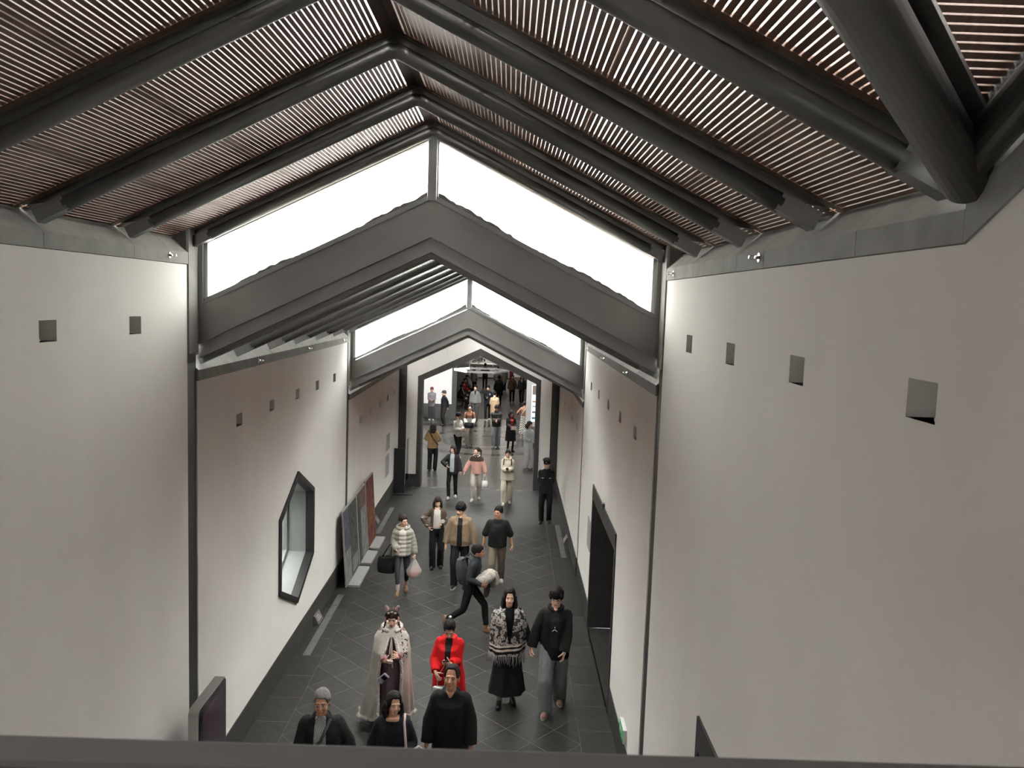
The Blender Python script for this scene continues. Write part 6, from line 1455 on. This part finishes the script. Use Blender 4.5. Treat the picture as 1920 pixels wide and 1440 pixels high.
P = Person('man in a dark padded jacket and pale blue jeans with folded hands', 0.46, 32.5, 1.68, rot=0, lod=1, look=(0, 18), skin='mid', hands={-1: (-0.03, -0.26, 1.08), 1: (0.03, -0.27, 1.12)}, feet=fwd(0.05))
P.top('padded_jacket', cloth('graphite', (0.035, 0.036, 0.036)), hem=0.84, w=0.215, d=0.16, chest=0.215, sr=(0.085, 0.078, 0.066), collar=0.05, puff=0.012); P.pants(C_JEAN2, r=(0.105, 0.092, 0.088), disp=0.012); P.shoes(S_GREY); P.hair('short', H_BLK, vol=0.014, fringe=0.012)
P = Person('woman in a long black coat with a red scarf holding papers', 1.03, 31.7, 1.58, rot=18, fem=True, lod=1, look=(10, 18), skin='light', hands={-1: (-0.08, -0.26, 1.05), 1: (0.10, -0.25, 1.0)})
o = P.top('coat', C_BLK, hem=0.45, w=0.24, d=0.19, chest=0.19, sr=(0.075, 0.068, 0.06), collar=0.03, flare=1.08); P.front(o, 'scarf', cloth('scarf_red', (0.30, 0.03, 0.02)), 0.05, 0.05, 1.5, 1.12); P.pants(C_BLK, r=(0.075, 0.05, 0.045)); P.shoes(S_BLK, 'boot'); P.hair('bob', H_BLK)
r = thing('leaflet', 'white folded leaflet in the hands of the woman with the red scarf', 'leaflet', tuple(P.W((0.02, -0.32, 1.02)))); MB().add([(-0.11, 0, -0.07), (0.0, 0.03, -0.07), (0.11, 0, -0.07), (-0.11, 0, 0.07), (0.0, 0.03, 0.07), (0.11, 0, 0.07), (-0.11, 0.003, -0.07), (0.0, 0.033, -0.07), (0.11, 0.003, -0.07), (-0.11, 0.003, 0.07), (0.0, 0.033, 0.07), (0.11, 0.003, 0.07)], [(0,1,4,3),(1,2,5,4),(6,9,10,7),(7,10,11,8)]).build('sheet', C_WHT, r)
P = Person('woman seen from behind in a rust top and black and white checked skirt', 1.60, 34.9, 1.58, rot=165, fem=True, lod=1, look=(0, 10), skin='light', hands={-1: (-0.2, -0.2, 1.0), 1: (0.32, -0.2, 1.05)}, feet=fwd(0.1))
P.top('top', cloth('terracotta', (0.24, 0.125, 0.085)), hem=0.90, w=0.17, d=0.13, chest=0.185, collar=0.02); P.skirt(C_PLD, hem=0.20, wb=0.24, wt=0.16, d=0.95); P.shoes(S_WHT); P.hair('short', H_BRN, vol=0.012)
mb = MB(); mb.tube([(-0.14, 0.05, 1.43), (0.0, 0.14, 1.25), (0.15, 0.13, 1.0)], 0.012, 8); P.part('bag_strap', mb, C_IVO)
P = Person('girl in a grey sweatshirt and white trousers at the right edge of the portal', 1.64, 28.35, 1.68, rot=42, fem=True, lod=1, look=(10, 12), skin='light', hands={-1: (-0.12, -0.26, 1.05), 1: (0.12, -0.26, 1.05)})
P.top('sweatshirt', C_LGR, hem=0.74, w=0.205, d=0.155, chest=0.205, sr=(0.088, 0.080, 0.062), collar=0.02, disp=0.01); P.pants(cloth('white_trousers', (0.46, 0.46, 0.46)), r=(0.105, 0.10, 0.10), hem=0.05, disp=0.013); P.shoes(S_TAN, 'sneaker', S_SOLE); P.hair('bob', H_BLK, vol=0.012)
bag('tote_bag', 'black tote bag at the hip of the girl in the grey sweatshirt', tuple(P.W((0.18, -0.10, 0.98))), 0.28, 0.13, 0.34, C_BLK, handle=0.14)
# ---- far hall
P = Person('man in black seen from behind standing before the reception counter', -0.64, 54.2, 1.65, rot=180, lod=2, hands={-1: (-0.2, -0.2, 1.15), 1: (0.2, -0.2, 1.15)}); P.top('jacket', C_BLK2, hem=0.82, w=0.2, d=0.14, chest=0.21, sr=(0.08, 0.075, 0.066)); P.pants(C_BLK2); P.shoes(S_BLK); P.hair('short', H_BLK)
P = Person('person in a flaring black coat seen from behind in the far hall', 0.38, 45.6, 1.66, rot=180, lod=2); P.top('coat', C_BLK, hem=0.58, w=0.27, d=0.2, chest=0.21, sr=(0.09, 0.085, 0.08)); P.pants(C_BLK); P.shoes(S_BLK); P.hair('short', H_BLK, vol=0.012)
P = Person('man in a brown jacket with a cross-body strap walking in the far hall', 1.12, 47.0, 1.58, rot=0, lod=2, feet=fwd(0.15)); P.top('jacket', C_BRN, hem=0.80, w=0.21, d=0.15, chest=0.21, sr=(0.085, 0.078, 0.068)); P.pants(C_BLK2); P.shoes(S_WHT); P.hair('short', H_BLK)
mb = MB(); mb.tube([(-0.13, -0.06, 1.44), (0.0, -0.15, 1.2), (0.15, -0.14, 0.95)], 0.014, 8); P.part('bag_strap', mb, C_BLK)
P = Person('person in dark clothes with a white collar at the right of the far hall', 1.66, 46.7, 1.64, rot=-10, lod=2, feet=bwd(0.15)); o = P.top('jacket', C_CHAR, hem=0.78, w=0.2, d=0.145, chest=0.2); P.front(o, 'shirt', C_WHT, 0.03, 0.0, 1.5, 1.3); P.pants(cloth('oxblood', (0.05, 0.03, 0.028))); P.shoes(S_WHT); P.hair('bob', H_BLK)
P = Person('person in a black and white mottled top at the counter', 0.22, 51.8, 1.62, rot=180, lod=2); P.top('top', C_CAMO, hem=0.8, w=0.21, d=0.15, chest=0.21, sr=(0.085, 0.08, 0.07)); P.pants(C_BLK2); P.shoes(S_BLK); P.hair('bob', H_BLK)
P = Person('person in a drab olive coat at the counter beside the mottled top', 0.60, 53.0, 1.66, rot=190, lod=2); P.top('coat', cloth('olive_grey', (0.24, 0.23, 0.19)), hem=0.55, w=0.22, d=0.15, chest=0.21); P.pants(C_BLK2); P.shoes(S_BLK); P.hair('short', H_BLK)
for lab, x, y, mm in (('receptionist with long dark hair behind the left end of the counter', -1.74, 62.35, C_WHT), ('receptionist with dark hair behind the right end of the counter', 0.16, 62.35, C_BLK2)):
    P = Person(lab, x, y, 1.62, rot=0, fem=True, lod=2, sit=0.50, feet=((-0.09, -0.3), (0.09, -0.3)), skin='light', look=(15, 0)); P.top('shirt', mm, hem=0.9); P.pants(C_BLK); P.shoes(S_BLK); P.hair('long', H_BLK, length=0.1)
    c = thing('stool', lab.split(' ')[0].replace('receptionist', 'grey stool of the receptionist')+(' at the left end' if x < 0 else ' at the right end')+' of the counter', 'stool', (x, y+0.02, 0)); MB().tube([(0, 0, 0.40), (0, 0, 0.44)], 0.17, 20).build('seat', m_vent, c); MB().tube([(0, 0, 0.02), (0, 0, 0.40)], 0.025, 10).build('column', m_vent, c); MB().tube([(0, 0, 0), (0, 0, 0.02)], 0.2, 20).build('base', m_vent, c)
hs_ = {-1: (-0.12, -0.32, 0.99), 1: (0.12, -0.32, 0.99)}
for lab, y, mm, hc in (('seated visitor in black nearest on the bench', 43.6, C_BLK, H_BLK), ('seated visitor in black with white sleeves on the bench', 45.1, C_CHAR, H_BLK), ('seated visitor in a red jacket on the bench', 47.2, cloth('crimson', (0.32, 0.02, 0.02)), H_BRN), ('seated visitor in dark grey at the far end of the bench', 49.2, C_DGR, H_BLK)):
    P = Person(lab, -1.66, y, 1.66, rot=80, lod=2, sit=0.535, feet=((-0.11, -0.40), (0.11, -0.42)), hands=hs_, lean=0.15, look=(-30, 12)); o = P.top('jacket', mm, hem=0.92, w=0.2, d=0.15, chest=0.21, sr=(0.085, 0.078, 0.068)); P.pants(C_BLK); P.shoes(S_WHT if 'white' in lab else S_BLK); P.hair('short', hc)
    if 'white' in lab: P.split(o, 'sleeve', C_WHT, lambda x, yy, z, n: abs(x) > 0.2)
P = Person('person standing in a pale coat beyond the bench', -1.25, 51.6, 1.64, rot=150, lod=2); P.top('coat', C_LGR, hem=0.7); P.pants(C_BLK2); P.shoes(S_BLK); P.hair('bob', H_BRN)
bpy.data.scenes.remove(TSC)
